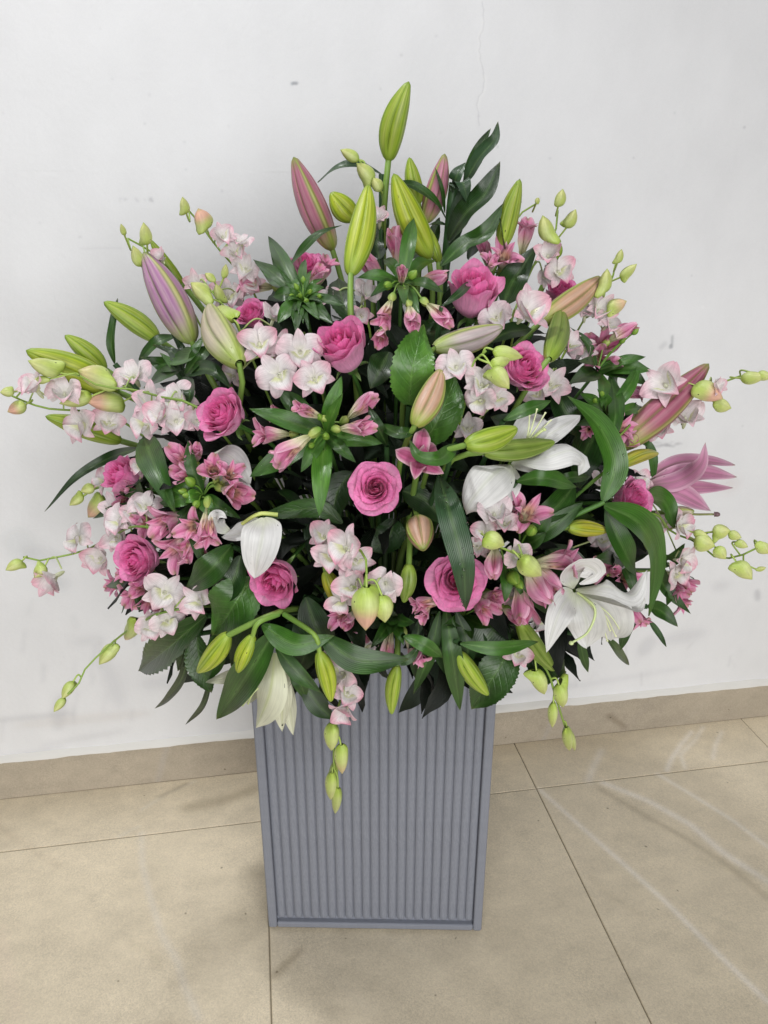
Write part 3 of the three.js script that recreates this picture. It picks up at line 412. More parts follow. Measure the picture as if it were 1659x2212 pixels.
function filament(t, name, pts, r, c0, c1, knob) { const P = pts.map((q) => V(...q)), g = [tube(P, M(r, P[0]) / 2, M(r * 0.8, P[0]) / 2, c0, c1, 6)]; if (knob) { const e = P[P.length - 1], s = new THREE.SphereGeometry(M(knob, e) / 2, 10, 8); s.scale(1, 0.8, 1); s.translate(e.x, e.y, e.z); const a = []; for (let i = 0; i < s.attributes.position.count; i++) a.push(...c1); s.setAttribute('color', new THREE.Float32BufferAttribute(a, 3)); g.push(s); } put(name, mergeGeometries(g), mStem, t); }
function bloom(label, at, o = {}) { const p = V(...at), b = mouth(p), t = thing('lily', label, 'lily', b); put('stem', tube([p, p.clone().lerp(b, 0.3), p.clone().lerp(b, 0.6), b], 0.0035, 0.0035, H('#7d9e48'), H('#3f6a2e')), mStem, t); return t; }

/* ---------- the bouquet ---------- */
seed = 2024;
// dark leaves packed inside the dome, past counting
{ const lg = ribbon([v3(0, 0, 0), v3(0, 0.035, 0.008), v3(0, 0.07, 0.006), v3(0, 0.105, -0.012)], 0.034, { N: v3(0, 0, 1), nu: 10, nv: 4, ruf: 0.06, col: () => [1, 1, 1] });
  const n = 1500, im = new THREE.InstancedMesh(lg, pm({ roughness: 0.58, map: veinColor, bumpMap: veinBump, bumpScale: 0.0007, color: 0xffffff }), n), m4 = new THREE.Matrix4(), cols = ['#0b190b', '#122610', '#193213', '#0a150a'].map((h) => new THREE.Color(h));  // leaf colours darkened to paint in the deep shade of the gaps
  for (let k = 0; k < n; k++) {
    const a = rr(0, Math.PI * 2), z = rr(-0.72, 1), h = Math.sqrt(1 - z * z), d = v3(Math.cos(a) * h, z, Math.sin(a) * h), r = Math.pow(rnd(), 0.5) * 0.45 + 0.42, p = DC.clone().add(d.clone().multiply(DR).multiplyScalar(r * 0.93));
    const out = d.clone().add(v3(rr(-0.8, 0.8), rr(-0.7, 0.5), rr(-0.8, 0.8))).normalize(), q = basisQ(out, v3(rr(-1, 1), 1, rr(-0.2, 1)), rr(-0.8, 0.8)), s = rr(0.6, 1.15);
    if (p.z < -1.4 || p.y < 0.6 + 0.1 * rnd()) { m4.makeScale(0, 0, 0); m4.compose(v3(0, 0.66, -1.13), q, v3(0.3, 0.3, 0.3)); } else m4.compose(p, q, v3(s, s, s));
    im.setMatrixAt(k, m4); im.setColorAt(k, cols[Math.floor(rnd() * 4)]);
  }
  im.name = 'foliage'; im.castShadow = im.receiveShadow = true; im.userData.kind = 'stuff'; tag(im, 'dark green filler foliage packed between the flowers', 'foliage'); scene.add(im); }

/* roses */
rose(742, 755, 112, [-0.25, 0.55], 'bud', 'pink rose half open, directly below the tall central lily bud', { roll: 1 });
rose(485, 898, 116, [-0.45, 0.35], 'half', 'pink rose beaded with water at the right end of the long left orchid spray', { roll: 2, off: 0.03 });
rose(1024, 638, 112, [0.06, 0.66], 'bud', 'largest upright pink rose, topmost in front, with dark blade across it', { roll: 3.3, off: 0.02 });
rose(1128, 800, 112, [0.42, 0.25], 'half', 'deep pink rose behind the pale green orchid buds, right of centre', { roll: 0.4 });
rose(811, 1054, 124, [-0.02, 0.10], 'open', 'fully open pink rose at the very centre, beside the small star lily', { roll: 0, off: 0.02 });
rose(985, 1256, 138, [0.02, 0.02], 'open', 'big open pink rose behind the hanging wet leaf, lower centre right', { roll: 2.2, off: 0.02 });
rose(597, 1247, 118, [-0.3, -0.45], 'half', 'pink rose facing down under the white hanging lily, lower left', { roll: 1.4, off: 0.02 });
rose(303, 1208, 108, [-0.5, -0.05], 'half', 'pink rose facing left at the far lower left between orchid sprays', { roll: 4.1 });
rose(270, 1034, 84, [-0.55, 0.45], 'bud', 'pink rose partly hidden by a dark strap leaf on the left edge', { roll: 2.5, off: -0.01 });
rose(1360, 1082, 102, [0.62, 0.1], 'half', 'bright pink rose on the right edge beside the mauve lily', { roll: 1.1, off: 0 });
rose(545, 682, 72, [-0.3, 0.5], 'half', 'pink rose mostly hidden behind the cream lily bud and orchids', { roll: 3, off: -0.02 });
rose(660, 580, 82, [-0.1, 0.7], 'half', 'pink rose at the back, seen above the dark narrow leaves', { roll: 0.8, off: -0.05 });
rose(1212, 640, 92, [0.35, 0.5], 'half', 'pink rose behind the long slanting lily bud, upper right', { roll: 5, off: -0.06 });

/* lily buds */
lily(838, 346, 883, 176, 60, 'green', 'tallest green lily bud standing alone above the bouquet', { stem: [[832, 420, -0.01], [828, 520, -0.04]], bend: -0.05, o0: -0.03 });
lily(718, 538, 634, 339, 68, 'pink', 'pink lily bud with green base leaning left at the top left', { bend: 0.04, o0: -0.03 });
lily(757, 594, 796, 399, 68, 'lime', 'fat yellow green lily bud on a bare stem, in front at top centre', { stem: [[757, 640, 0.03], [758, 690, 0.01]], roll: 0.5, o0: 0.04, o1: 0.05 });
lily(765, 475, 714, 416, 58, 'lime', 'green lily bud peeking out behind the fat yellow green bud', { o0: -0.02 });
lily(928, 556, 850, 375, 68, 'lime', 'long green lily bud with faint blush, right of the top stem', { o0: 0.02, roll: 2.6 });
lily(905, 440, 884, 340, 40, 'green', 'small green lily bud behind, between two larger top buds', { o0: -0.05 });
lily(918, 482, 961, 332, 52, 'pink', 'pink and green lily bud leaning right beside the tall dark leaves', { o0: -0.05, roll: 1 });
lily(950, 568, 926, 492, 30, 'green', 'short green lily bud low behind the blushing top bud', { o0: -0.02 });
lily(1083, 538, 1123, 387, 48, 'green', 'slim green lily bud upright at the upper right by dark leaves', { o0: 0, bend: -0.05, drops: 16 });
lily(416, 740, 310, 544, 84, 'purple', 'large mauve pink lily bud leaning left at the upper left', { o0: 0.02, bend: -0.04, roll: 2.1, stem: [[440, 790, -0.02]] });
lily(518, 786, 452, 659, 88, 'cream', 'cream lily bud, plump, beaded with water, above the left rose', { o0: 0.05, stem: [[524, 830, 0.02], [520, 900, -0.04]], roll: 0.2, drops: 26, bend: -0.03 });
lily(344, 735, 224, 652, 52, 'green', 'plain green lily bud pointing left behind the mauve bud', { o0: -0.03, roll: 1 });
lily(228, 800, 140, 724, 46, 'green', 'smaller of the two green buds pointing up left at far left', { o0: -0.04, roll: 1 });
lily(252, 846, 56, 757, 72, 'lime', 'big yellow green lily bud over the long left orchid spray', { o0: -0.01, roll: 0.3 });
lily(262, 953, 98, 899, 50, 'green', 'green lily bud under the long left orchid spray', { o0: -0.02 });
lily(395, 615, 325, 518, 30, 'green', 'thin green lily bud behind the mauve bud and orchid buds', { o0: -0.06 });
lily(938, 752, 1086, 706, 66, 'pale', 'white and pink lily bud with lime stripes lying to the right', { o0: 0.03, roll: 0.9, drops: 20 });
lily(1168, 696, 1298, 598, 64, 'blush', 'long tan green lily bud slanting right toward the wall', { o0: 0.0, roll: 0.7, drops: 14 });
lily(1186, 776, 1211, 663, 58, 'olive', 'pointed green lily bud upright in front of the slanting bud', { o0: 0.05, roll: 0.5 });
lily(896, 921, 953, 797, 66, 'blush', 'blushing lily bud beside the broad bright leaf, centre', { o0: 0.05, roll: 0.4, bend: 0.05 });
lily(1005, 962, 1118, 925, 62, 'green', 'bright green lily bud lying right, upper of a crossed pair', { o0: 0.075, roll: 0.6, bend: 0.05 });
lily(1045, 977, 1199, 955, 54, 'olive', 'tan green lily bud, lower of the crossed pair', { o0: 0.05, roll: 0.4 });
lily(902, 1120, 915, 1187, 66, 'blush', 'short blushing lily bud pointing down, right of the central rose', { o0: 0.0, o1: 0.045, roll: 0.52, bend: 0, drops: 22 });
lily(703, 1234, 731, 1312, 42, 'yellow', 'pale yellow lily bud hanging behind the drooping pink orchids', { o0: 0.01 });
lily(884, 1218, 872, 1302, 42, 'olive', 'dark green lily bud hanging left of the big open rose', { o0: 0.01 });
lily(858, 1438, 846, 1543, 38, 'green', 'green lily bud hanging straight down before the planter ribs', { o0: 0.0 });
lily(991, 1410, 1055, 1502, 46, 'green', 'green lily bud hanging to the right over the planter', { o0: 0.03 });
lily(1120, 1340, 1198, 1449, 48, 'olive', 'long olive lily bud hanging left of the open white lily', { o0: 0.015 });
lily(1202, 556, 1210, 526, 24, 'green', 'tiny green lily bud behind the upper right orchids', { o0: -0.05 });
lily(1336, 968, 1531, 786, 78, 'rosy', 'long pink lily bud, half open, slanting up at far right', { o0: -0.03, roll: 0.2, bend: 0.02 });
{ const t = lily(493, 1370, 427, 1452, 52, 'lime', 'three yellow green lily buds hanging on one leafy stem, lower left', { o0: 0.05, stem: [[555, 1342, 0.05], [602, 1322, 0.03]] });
  for (const [x0, y0, x1, y1, w] of [[546, 1373, 513, 1453, 42], [690, 1408, 715, 1516, 46]]) { const { a, dir } = addBud(t, x0, y0, x1, y1, w, 'lime', { o0: 0.055 }); put('stalk', tube([a, a.clone().addScaledVector(dir, -0.02), V(602 + (x0 > 600 ? 12 : 0), 1326, 0.03)], 0.003, 0.0035, H('#8aa848'), H('#5f8a3a')), mStem, t); }
  leaf(t, [[566, 1350, 0.05], [640, 1392, 0.065], [722, 1373, 0.05]], 50, 'mid', { twist: 0.3 }); leaf(t, [[690, 1372, 0.045], [770, 1425, 0.06], [884, 1424, 0.05]], 58, 'dark', { twist: -0.2 });
  leaf(t, [[594, 1362, 0.05], [545, 1440, 0.06], [470, 1553, 0.05]], 74, 'dark', { twist: 0.3 }); leaf(t, [[598, 1400, 0.04], [640, 1450, 0.05], [693, 1496, 0.045]], 36, 'dark'); leaf(t, [[626, 1440, 0.02], [650, 1480, 0.025], [660, 1510, 0.02]], 30, 'dark'); leaf(t, [[655, 1475, 0.015], [690, 1525, 0.02], [722, 1556, 0.02]], 46, 'deep'); }
{ const t = lily(1228, 1139, 1315, 1147, 42, 'yellow', 'leafy lily stem at right with a small yellow bud and broad blades', { o0: 0.02, stem: [[1200, 1140, 0.0], [1190, 1150, -0.04]] });
  const { a, dir } = addBud(t, 1337, 1006, 1422, 980, 36, 'yellow', { o0: 0.03 }); put('stalk', tube([a, a.clone().addScaledVector(dir, -0.03), V(1275, 1045, 0.0), V(1240, 1075, -0.03)], 0.002, 0.0025, H('#7f9e48'), H('#4f7a34')), mStem, t);
  put('stalk', tube([V(1306, 1084, 0.05), V(1220, 1125, 0.0), V(1160, 1170, -0.05)], 0.003, 0.0032, H('#4f7a34'), H('#3f6a2e')), mStem, t);
  leaf(t, [[1303, 1082, 0.05], [1328, 1010, 0.07], [1300, 928, 0.085], [1223, 853, 0.09]], 62, 'mid', { twist: 0.2, pk: 0.75, drops: 5 }); leaf(t, [[1320, 960, 0.02], [1330, 890, 0.03], [1318, 803, 0.03]], 38, 'dark');
  leaf(t, [[1305, 1092, 0.05], [1375, 1125, 0.075], [1418, 1215, 0.075], [1400, 1330, 0.06]], 72, 'mid', { twist: -0.4, pk: 0.8 }); leaf(t, [[1308, 1100, 0.03], [1345, 1180, 0.045], [1376, 1245, 0.04]], 54, 'dark');
  leaf(t, [[1410, 1190, 0.0], [1438, 1270, 0.01], [1493, 1327, 0.01]], 36, 'dark'); }
{ const t = lily(1440, 1108, 1500, 1104, 34, 'cream', 'cream green bud with a folded leaf beside the mauve lily', { o0: 0.0 }); leaf(t, [[1396, 1072, 0.02], [1440, 1090, 0.035], [1456, 1142, 0.02]], 56, 'mid', { twist: 0.5 }); }

/* open lilies */
{ const t = bloom('open white lily with long green pistil and curled tepals, lower right', [1240, 1275, 0.0]);
  tepal(t, [[1244, 1278, 0.01], [1300, 1320, 0.035], [1320, 1385, 0.03]], 118, WHT, { d: [-0.35, 0.35], ruf: 0.06, pk: 1.05 });
  tepal(t, [[1242, 1280, 0.01], [1266, 1340, 0.045], [1268, 1398, 0.045]], 84, WHT, { d: [-0.3, 0.2], ruf: 0.08, pk: 1.0 });
  tepal(t, [[1238, 1278, 0.02], [1208, 1325, 0.07], [1180, 1410, 0.075]], 62, WHT, { d: [0.3, 0.3], pk: 0.8, twist: 0.3 });
  tepal(t, [[1246, 1272, 0.02], [1310, 1268, 0.08], [1370, 1286, 0.105], [1398, 1232, 0.11]], 54, WHT, { d: [0, 0.75], ruf: 0.07, pk: 0.8, cup: -0.3 });
  tepal(t, [[1244, 1275, 0.01], [1330, 1296, 0.06], [1382, 1312, 0.085], [1392, 1290, 0.10]], 48, WHT, { d: [0.1, 0.75], pk: 0.85 });
  tepal(t, [[1238, 1272, 0.01], [1236, 1236, 0.05], [1262, 1222, 0.075], [1288, 1240, 0.07], [1252, 1262, 0.06]], 62, WHT, { d: [0.2, -0.7], pk: 1.1, cup: 0.2 });
  filament(t, 'pistil', [[1248, 1280, 0.02], [1285, 1315, 0.06], [1270, 1365, 0.075], [1234, 1389, 0.075]], 6, [0.62, 0.72, 0.32], [0.62, 0.74, 0.36], 11);
  for (const [x, y] of [[1312, 1384], [1330, 1374], [1318, 1362], [1345, 1370], [1300, 1372]]) filament(t, 'stamen', [[1250, 1280, 0.02], [(1250 + x) / 2 + 12, (1280 + y) / 2 - 4, 0.055], [x, y, 0.06]], 3.5, [0.70, 0.78, 0.45], [0.75, 0.80, 0.48], 5); }
{ const t = bloom('open white lily behind the crossed green buds, pollen on its petal', [1115, 985, -0.01]);
  tepal(t, [[1110, 990, 0.0], [1175, 945, 0.035], [1254, 897, 0.035]], 66, WHT, { d: [-0.3, 0.5], pk: 1.05, twist: -0.2 }); tepal(t, [[1112, 975, 0.0], [1140, 925, 0.02], [1172, 896, 0.0]], 62, WHT, { d: [-0.2, 0.4] });
  tepal(t, [[1105, 992, 0.01], [1170, 992, 0.05], [1235, 975, 0.065], [1262, 1000, 0.06], [1250, 1028, 0.055]], 62, WHT, { d: [0, 0.55], pk: 1.15, cup: -0.35, ruf: 0.05 }); tepal(t, [[1105, 1000, 0], [1150, 1005, 0.03], [1200, 1010, 0.03]], 40, WHT, { d: [0, 0.3] });
  for (const [x, y] of [[1144, 898], [1160, 884], [1178, 892], [1190, 908]]) filament(t, 'stamen', [[1135, 960, 0.03], [(1140 + x) / 2, (955 + y) / 2, 0.05], [x, y, 0.05]], 4, [0.70, 0.78, 0.45], [0.75, 0.80, 0.48], 5);
  filament(t, 'pistil', [[1140, 960, 0.03], [1165, 935, 0.055], [1176, 928, 0.06]], 6, [0.6, 0.7, 0.3], [0.6, 0.7, 0.3], 9); }
{ const t = bloom('single broad white lily petal below the crossed buds', [1106, 1000, 0]);
  tepal(t, [[1104, 1005, 0.01], [1062, 1030, 0.045], [1012, 1092, 0.035], [1008, 1112, 0.02]], 98, WHT, { d: [-0.25, 0.2], cup: -0.35, pk: 0.95, rib: 0.6 }); tepal(t, [[1108, 1008, 0], [1095, 1060, 0.01], [1060, 1100, 0.0]], 50, WHT, {}); }
{ const t = bloom('white lily hanging over the down facing rose, one petal below', [562, 1118, 0.02]);
  tepal(t, [[570, 1118, 0.03], [566, 1160, 0.065], [556, 1210, 0.07], [551, 1248, 0.06]], 88, WHT, { d: [0, 0.25], pk: 0.85, cup: 0.25, rib: 0.6, ruf: 0.05 }); tepal(t, [[560, 1120, 0.01], [520, 1150, 0.02], [478, 1160, 0.02]], 42, WHT, { d: [0, 0.5] });
  tepal(t, [[500, 1150, 0.01], [478, 1140, 0.02], [466, 1122, 0.03], [478, 1112, 0.04], [490, 1120, 0.04]], 34, WHT, { d: [0.2, 0.3] }); filament(t, 'sepal_stalk', [[600, 1112, 0.02], [560, 1110, 0.03], [522, 1132, 0.035]], 10, [0.45, 0.55, 0.15], [0.62, 0.66, 0.2], 0); }
{ const t = bloom('greenish cream lily hanging half open against the planter corner', [600, 1405, 0.01]);
  tepal(t, [[594, 1410, 0.01], [585, 1490, 0.045], [553, 1573, 0.04]], 74, CRM, { d: [-0.2, 0.25], pk: 0.92, cup: -0.3, rib: 1 }); tepal(t, [[602, 1412, 0.0], [608, 1500, 0.03], [610, 1580, 0.03]], 50, CRM, { d: [0.3, 0.2], pk: 0.85, cup: -0.3, rib: 0.9 });
  tepal(t, [[608, 1415, -0.01], [622, 1500, 0.005], [634, 1589, 0.01]], 38, CRM, { d: [0.6, 0.2], pk: 1.1, cup: -0.3, twist: 0.4 }); tepal(t, [[590, 1412, 0], [560, 1470, 0.01], [532, 1520, 0.01]], 54, CRM, { d: [-0.4, 0.3] });
  tepal(t, [[560, 1440, 0.0], [500, 1462, 0.01], [440, 1473, 0.01]], 32, CRM, { d: [0, 0.6], pk: 0.8 }); for (const [x, y] of [[536, 1520], [530, 1512], [524, 1524]]) filament(t, 'stamen', [[575, 1470, 0.02], [548, 1496, 0.045], [x, y, 0.045]], 4, [0.6, 0.68, 0.35], [0.5, 0.58, 0.25], 5); }
{ const t = bloom('mauve pink open lily with browned tips and dark stigma, far right', [1395, 1040, -0.05]);
  tepal(t, [[1392, 1030, -0.05], [1480, 996, -0.03], [1588, 1004, -0.02]], 38, PNK, { d: [0.1, 0.5], pk: 1.1, rib: 0.9, ruf: 0.06 }); tepal(t, [[1392, 1045, -0.05], [1490, 1020, -0.02], [1592, 1030, -0.01]], 42, PNK, { d: [0.1, 0.1], pk: 1.0, ruf: 0.08 });
  tepal(t, [[1392, 1050, -0.04], [1470, 1036, 0.0], [1515, 1000, 0.015], [1524, 955, 0.015]], 44, PNK, { d: [-0.1, 0.2], pk: 0.9, cup: -0.25 }); tepal(t, [[1392, 1055, -0.04], [1465, 1065, 0.0], [1536, 1104, 0.01]], 46, PNK, { d: [0, 0.1], pk: 1.15, ruf: 0.09 });
  tepal(t, [[1395, 1048, -0.05], [1500, 1052, -0.03], [1584, 1054, -0.02]], 34, PNK, { d: [0.2, -0.1] }); filament(t, 'pistil', [[1410, 1070, -0.03], [1480, 1108, -0.01], [1547, 1111, 0.0]], 6, [0.4, 0.42, 0.16], [0.42, 0.46, 0.2], 0); filament(t, 'stigma', [[1543, 1111, 0.0], [1549, 1111, 0.0]], 12, [0.16, 0.09, 0.10], [0.16, 0.09, 0.10], 13); }
{ const t = bloom('white lily petals showing behind the left alstroemeria cluster', [470, 1000, -0.02]);
  tepal(t, [[450, 985, -0.01], [495, 985, 0.01], [528, 1020, 0.01], [540, 1045, 0]], 68, WHT, { d: [0.2, 0.4], cup: -0.2 }); tepal(t, [[470, 1010, -0.01], [510, 1040, 0.0], [548, 1062, 0.0]], 44, WHT, {}); tepal(t, [[440, 1010, -0.02], [430, 1040, -0.01], [400, 1062, -0.01]], 40, WHT, {}); }
{ const t = bloom('small magenta star lily with dark throat and pale petal edges, centre', [905, 998, 0.03]);
  for (const [x, y, o] of [[915, 925, 0.03], [853, 972, 0.045], [895, 1036, 0.065], [959, 1023, 0.065], [942, 962, 0.03]]) tepal(t, [[904, 996, 0.03], [(904 + x) / 2, (996 + y) / 2, 0.06], [x, y, o]], 38, RED, { pk: 1.0, cup: 0.35, rib: 0.8 }); }
{ const t = bloom('white lily petals low behind the far right blades', [1330, 1185, -0.05]); tepal(t, [[1320, 1150, -0.04], [1335, 1190, -0.03], [1318, 1240, -0.03]], 68, WHT, { d: [-0.2, 0.2] }); }

/* orchid sprays */
spray('long orchid spray reaching left, white flowers and green buds', [[428, 882, 0.03], [350, 858, 0.05], [275, 840, 0.06], [216, 834, 0.06], [172, 811, 0.055]], [
  ['F', 292, 815, 92, { d: [0.1, 0.35], open: 0.75, roll: 0.6 }], ['F', 330, 872, 88, { d: [-0.2, 0.3], roll: -0.4 }], ['F', 384, 862, 92, { d: [0.25, 0.4] }], ['F', 380, 908, 86, { d: [0, -0.1] }], ['F', 318, 918, 80, { d: [-0.25, -0.3], off: 0.03 }], ['F', 352, 900, 80, { d: [-0.2, 0.1], off: 0.05 }], ['F', 425, 908, 60, { d: [0.3, -0.2], off: 0.0 }],
  ['B', 240, 826, 168, 800, 50, { chin: 0.45, blush: 0.3 }], ['B', 128, 806, 60, 779, 38, { chin: 0.4 }], ['B', 104, 819, 70, 824, 18], ['B', 198, 856, 128, 872, 34], ['B', 268, 869, 186, 868, 44, { blush: 0.9 }]]);
spray('orchid spray tip behind the long left spray, pale pink flowers', [[250, 902, 0.0], [180, 888, 0.0], [100, 882, 0.0], [40, 862, 0.0], [15, 850, 0.0]], [
  ['F', 82, 842, 82, { d: [-0.3, 0.3], open: 0.7 }], ['F', 140, 852, 84, { d: [-0.2, 0.3], open: 0.85 }], ['F', 180, 918, 88, { d: [-0.2, 0.1] }], ['F', 236, 912, 70, { d: [0.1, 0.0] }], ['B', 30, 846, 0, 848, 22], ['B', 56, 874, 16, 890, 30, { blush: 0.8 }]]);
spray('orchid spray pointing up left with pink tipped flowers, upper left', [[545, 625, 0.0], [522, 594, -0.01], [492, 560, -0.02], [464, 528, -0.02], [430, 480, -0.03], [408, 455, -0.03]], [
  ['F', 522, 528, 60, { d: [0.2, 0.35] }], ['F', 480, 512, 62, { d: [-0.1, 0.4], open: 0.8 }], ['F', 532, 580, 68, { d: [0.2, -0.2] }], ['F', 505, 548, 54, { d: [0.3, 0] }], ['B', 446, 494, 428, 450, 40, { blush: 0.9, chin: 0.3 }], ['B', 402, 461, 394, 425, 21], ['F', 548, 610, 60, { d: [0, 0] }]]);
spray('orchid spray of mitten shaped buds behind the large mauve lily bud', [[400, 640, -0.04], [372, 585, -0.05], [330, 545, -0.05], [300, 528, -0.05], [276, 515, -0.05]], [
  ['F', 350, 562, 58, { d: [0.1, 0.3], open: 0.5 }], ['B', 303, 575, 287, 530, 26], ['B', 318, 528, 310, 480, 26, { chin: 0.5 }], ['B', 269, 508, 261, 483, 13, { chin: 0.2 }]]);
spray('cluster of orchid buds and pink petals above the cream lily bud', [[520, 720, 0.02], [490, 668, 0.02], [465, 640, 0.02], [448, 618, 0.01]], [
  ['F', 425, 618, 66, { d: [-0.2, 0.3], off: -0.01, open: 0.7 }], ['F', 490, 640, 78, { d: [0.1, 0.3], off: -0.02 }], ['B', 452, 645, 412, 610, 36, { chin: 0.5, off: 0.04 }], ['B', 505, 690, 470, 662, 32, { off: 0.05 }], ['B', 462, 606, 443, 590, 18], ['B', 484, 600, 488, 570, 16], ['B', 478, 652, 466, 612, 22], ['F', 520, 640, 62, { off: -0.03 }], ['F', 590, 690, 68, { d: [0.1, 0.6], off: 0.0, open: 0.7 }], ['F', 470, 690, 50, { off: -0.02 }]]);
spray('white orchids tipped pink in a cluster left of the half open rose', [[660, 720, -0.02], [640, 745, 0.0], [610, 775, 0.0]], [
  ['F', 560, 742, 92, { d: [-0.15, 0.2], off: 0.04 }], ['F', 648, 758, 104, { d: [0.2, 0.1], off: 0.03 }], ['F', 602, 808, 98, { d: [-0.1, -0.2], off: 0.04 }], ['F', 678, 816, 88, { d: [0.15, -0.25], off: 0.025 }], ['F', 612, 752, 70, { d: [0, 0.4], off: 0.01 }], ['F', 505, 810, 54, { off: -0.02 }]]);
spray('orchid spray with lime green buds curling over the deep pink rose', [[1005, 870, 0.02], [1018, 790, 0.06], [1032, 772, 0.075], [1050, 758, 0.08]], [
  ['F', 985, 792, 86, { d: [-0.15, 0.1], off: 0.05 }], ['F', 1042, 830, 82, { d: [0.1, 0.1], off: 0.05 }], ['F', 1038, 862, 76, { d: [-0.1, -0.3], off: 0.045 }], ['F', 1074, 858, 66, { d: [0.2, -0.3], off: 0.04 }], ['B', 1066, 756, 1130, 772, 32, { off: 0.09, chin: 0.2 }], ['B', 1060, 787, 1104, 776, 27, { off: 0.085, chin: 0.15 }], ['B', 1064, 795, 1100, 840, 40, { off: 0.085, chin: 0.5 }]]);
spray('upright orchid spray of green buds at the upper right', [[1120, 650, 0.02], [1136, 610, 0.01], [1166, 548, 0.0], [1194, 520, -0.01], [1203, 481, -0.02], [1205, 455, -0.02]], [
  ['F', 1184, 555, 74, { d: [0.1, 0.4], open: 0.8 }], ['F', 1204, 586, 78, { d: [0.3, 0.0] }], ['F', 1178, 592, 60, { d: [0, -0.2], off: 0 }], ['B', 1206, 446, 1216, 408, 24, { chin: 0.1 }], ['B', 1224, 492, 1244, 452, 26, { chin: 0.45 }], ['B', 1184, 520, 1172, 465, 34, { chin: 0.6, roll: 1 }]]);
spray('pale green orchid buds arching left behind the tallest bud stem', [[832, 540, -0.02], [830, 450, -0.02], [822, 405, -0.02], [795, 365, -0.02], [776, 347, -0.02]], [
  ['B', 775, 346, 735, 323, 25, { chin: 0.15, off: -0.02 }], ['B', 806, 392, 770, 352, 34, { chin: 0.5, off: -0.02 }], ['B', 822, 412, 806, 384, 26, { chin: 0.3, off: -0.01 }], ['F', 820, 478, 66, { d: [0.2, 0.5], open: 0.5, off: 0.0 }]]);
spray('thin orchid tip with one tiny bud beside the slim green lily bud', [[1110, 480, -0.04], [1130, 457, -0.04], [1150, 446, -0.04], [1158, 440, -0.04]], [['B', 1159, 438, 1163, 427, 11, { chin: 0.2 }]]);
spray('orchid spray with three buds and pink flowers, right of slanting bud', [[1262, 690, -0.02], [1288, 648, -0.03], [1316, 618, -0.03], [1328, 580, -0.03], [1331, 565, -0.03]], [
  ['F', 1262, 682, 60, { d: [-0.4, 0.2], open: 0.6 }], ['F', 1292, 672, 78, { d: [0.1, 0.4] }], ['F', 1312, 702, 72, { d: [0.4, 0.1] }], ['B', 1334, 568, 1343, 538, 17, { chin: 0.4 }], ['B', 1340, 600, 1376, 570, 22, { chin: 0.3 }], ['B', 1304, 632, 1312, 580, 28, { chin: 0.6 }], ['B', 1312, 668, 1354, 650, 32, { blush: 0.5 }]]);
spray('large pink and white orchid facing out below the upright rose', [[1110, 720, -0.03], [1105, 690, -0.01], [1110, 670, 0.0]], [['F', 1132, 676, 112, { d: [0, 0.15], off: 0.05, roll: 0 }], ['F', 1072, 684, 74, { d: [-0.3, 0], off: 0.01 }]]);
spray('white orchids half hidden behind the right rose and green bud', [[1200, 800, -0.05], [1220, 760, -0.03]], [['F', 1224, 745, 80, { off: -0.03 }], ['F', 1190, 830, 86, { off: -0.02, d: [0.2, -0.3] }], ['F', 1160, 850, 60, { off: -0.02 }], ['F', 1250, 760, 70, { off: -0.04 }], ['F', 1010, 925, 66, { off: -0.01 }]]);
spray('pale pink orchids over the long pink bud at far right', [[1340, 940, 0.0], [1400, 880, 0.01], [1480, 850, 0.0], [1560, 826, -0.01], [1600, 812, -0.01]], [
  ['F', 1437, 832, 102, { d: [-0.05, 0.15], off: 0.03, roll: 0.3 }], ['F', 1478, 906, 88, { d: [0.3, 0.3], off: 0.02 }], ['F', 1386, 908, 84, { d: [-0.1, 0.4], off: 0.03 }], ['F', 1420, 925, 60, { d: [0, 0], off: 0.01 }], ['B', 1502, 832, 1562, 862, 44, { blush: 0.9, chin: 0.2 }], ['B', 1544, 872, 1580, 882, 30, { off: 0.0 }], ['B', 1600, 818, 1656, 812, 28, { chin: 0.2 }], ['B', 1636, 808, 1668, 816, 22], ['F', 1540, 835, 54, { d: [0.6, 0.2], open: 0.5 }]]);
spray('arching orchid spray of many pale green buds at lower right', [[1395, 1108, 0.0], [1456, 1152, 0.0], [1506, 1172, 0.0], [1545, 1203, 0.0], [1588, 1204, 0.0], [1634, 1184, 0.0]], [
  ['F', 1468, 1135, 70, { d: [0.3, 0.2] }], ['F', 1420, 1130, 60, { d: [0, 0.2], off: -0.02 }], ['B', 1498, 1150, 1530, 1158, 20, {}], ['B', 1500, 1166, 1545, 1180, 40, { chin: 0.3 }], ['B', 1540, 1148, 1578, 1146, 32, { chin: 0.6 }], ['B', 1574, 1152, 1602, 1162, 22, { chin: 0.3 }], ['B', 1590, 1170, 1616, 1182, 19], ['B', 1546, 1182, 1568, 1208, 28], ['B', 1640, 1176, 1660, 1196, 28, { chin: 0.5 }], ['B', 1590, 1214, 1625, 1252, 36, { chin: 0.3 }], ['B', 1634, 1231, 1655, 1226, 11]]);
spray('pale pink orchid flowers at the right edge below the bud spray', [[1420, 1230, -0.03], [1450, 1220, -0.03], [1470, 1210, -0.03]], [['F', 1474, 1208, 76, { d: [0.35, 0.1] }], ['F', 1460, 1240, 64, { d: [0.4, -0.2] }], ['F', 1300, 1040, 60, { d: [-0.1, 0.1], off: 0.0 }], ['F', 1380, 1040, 58, { d: [0.2, 0.4], off: -0.02 }]]);
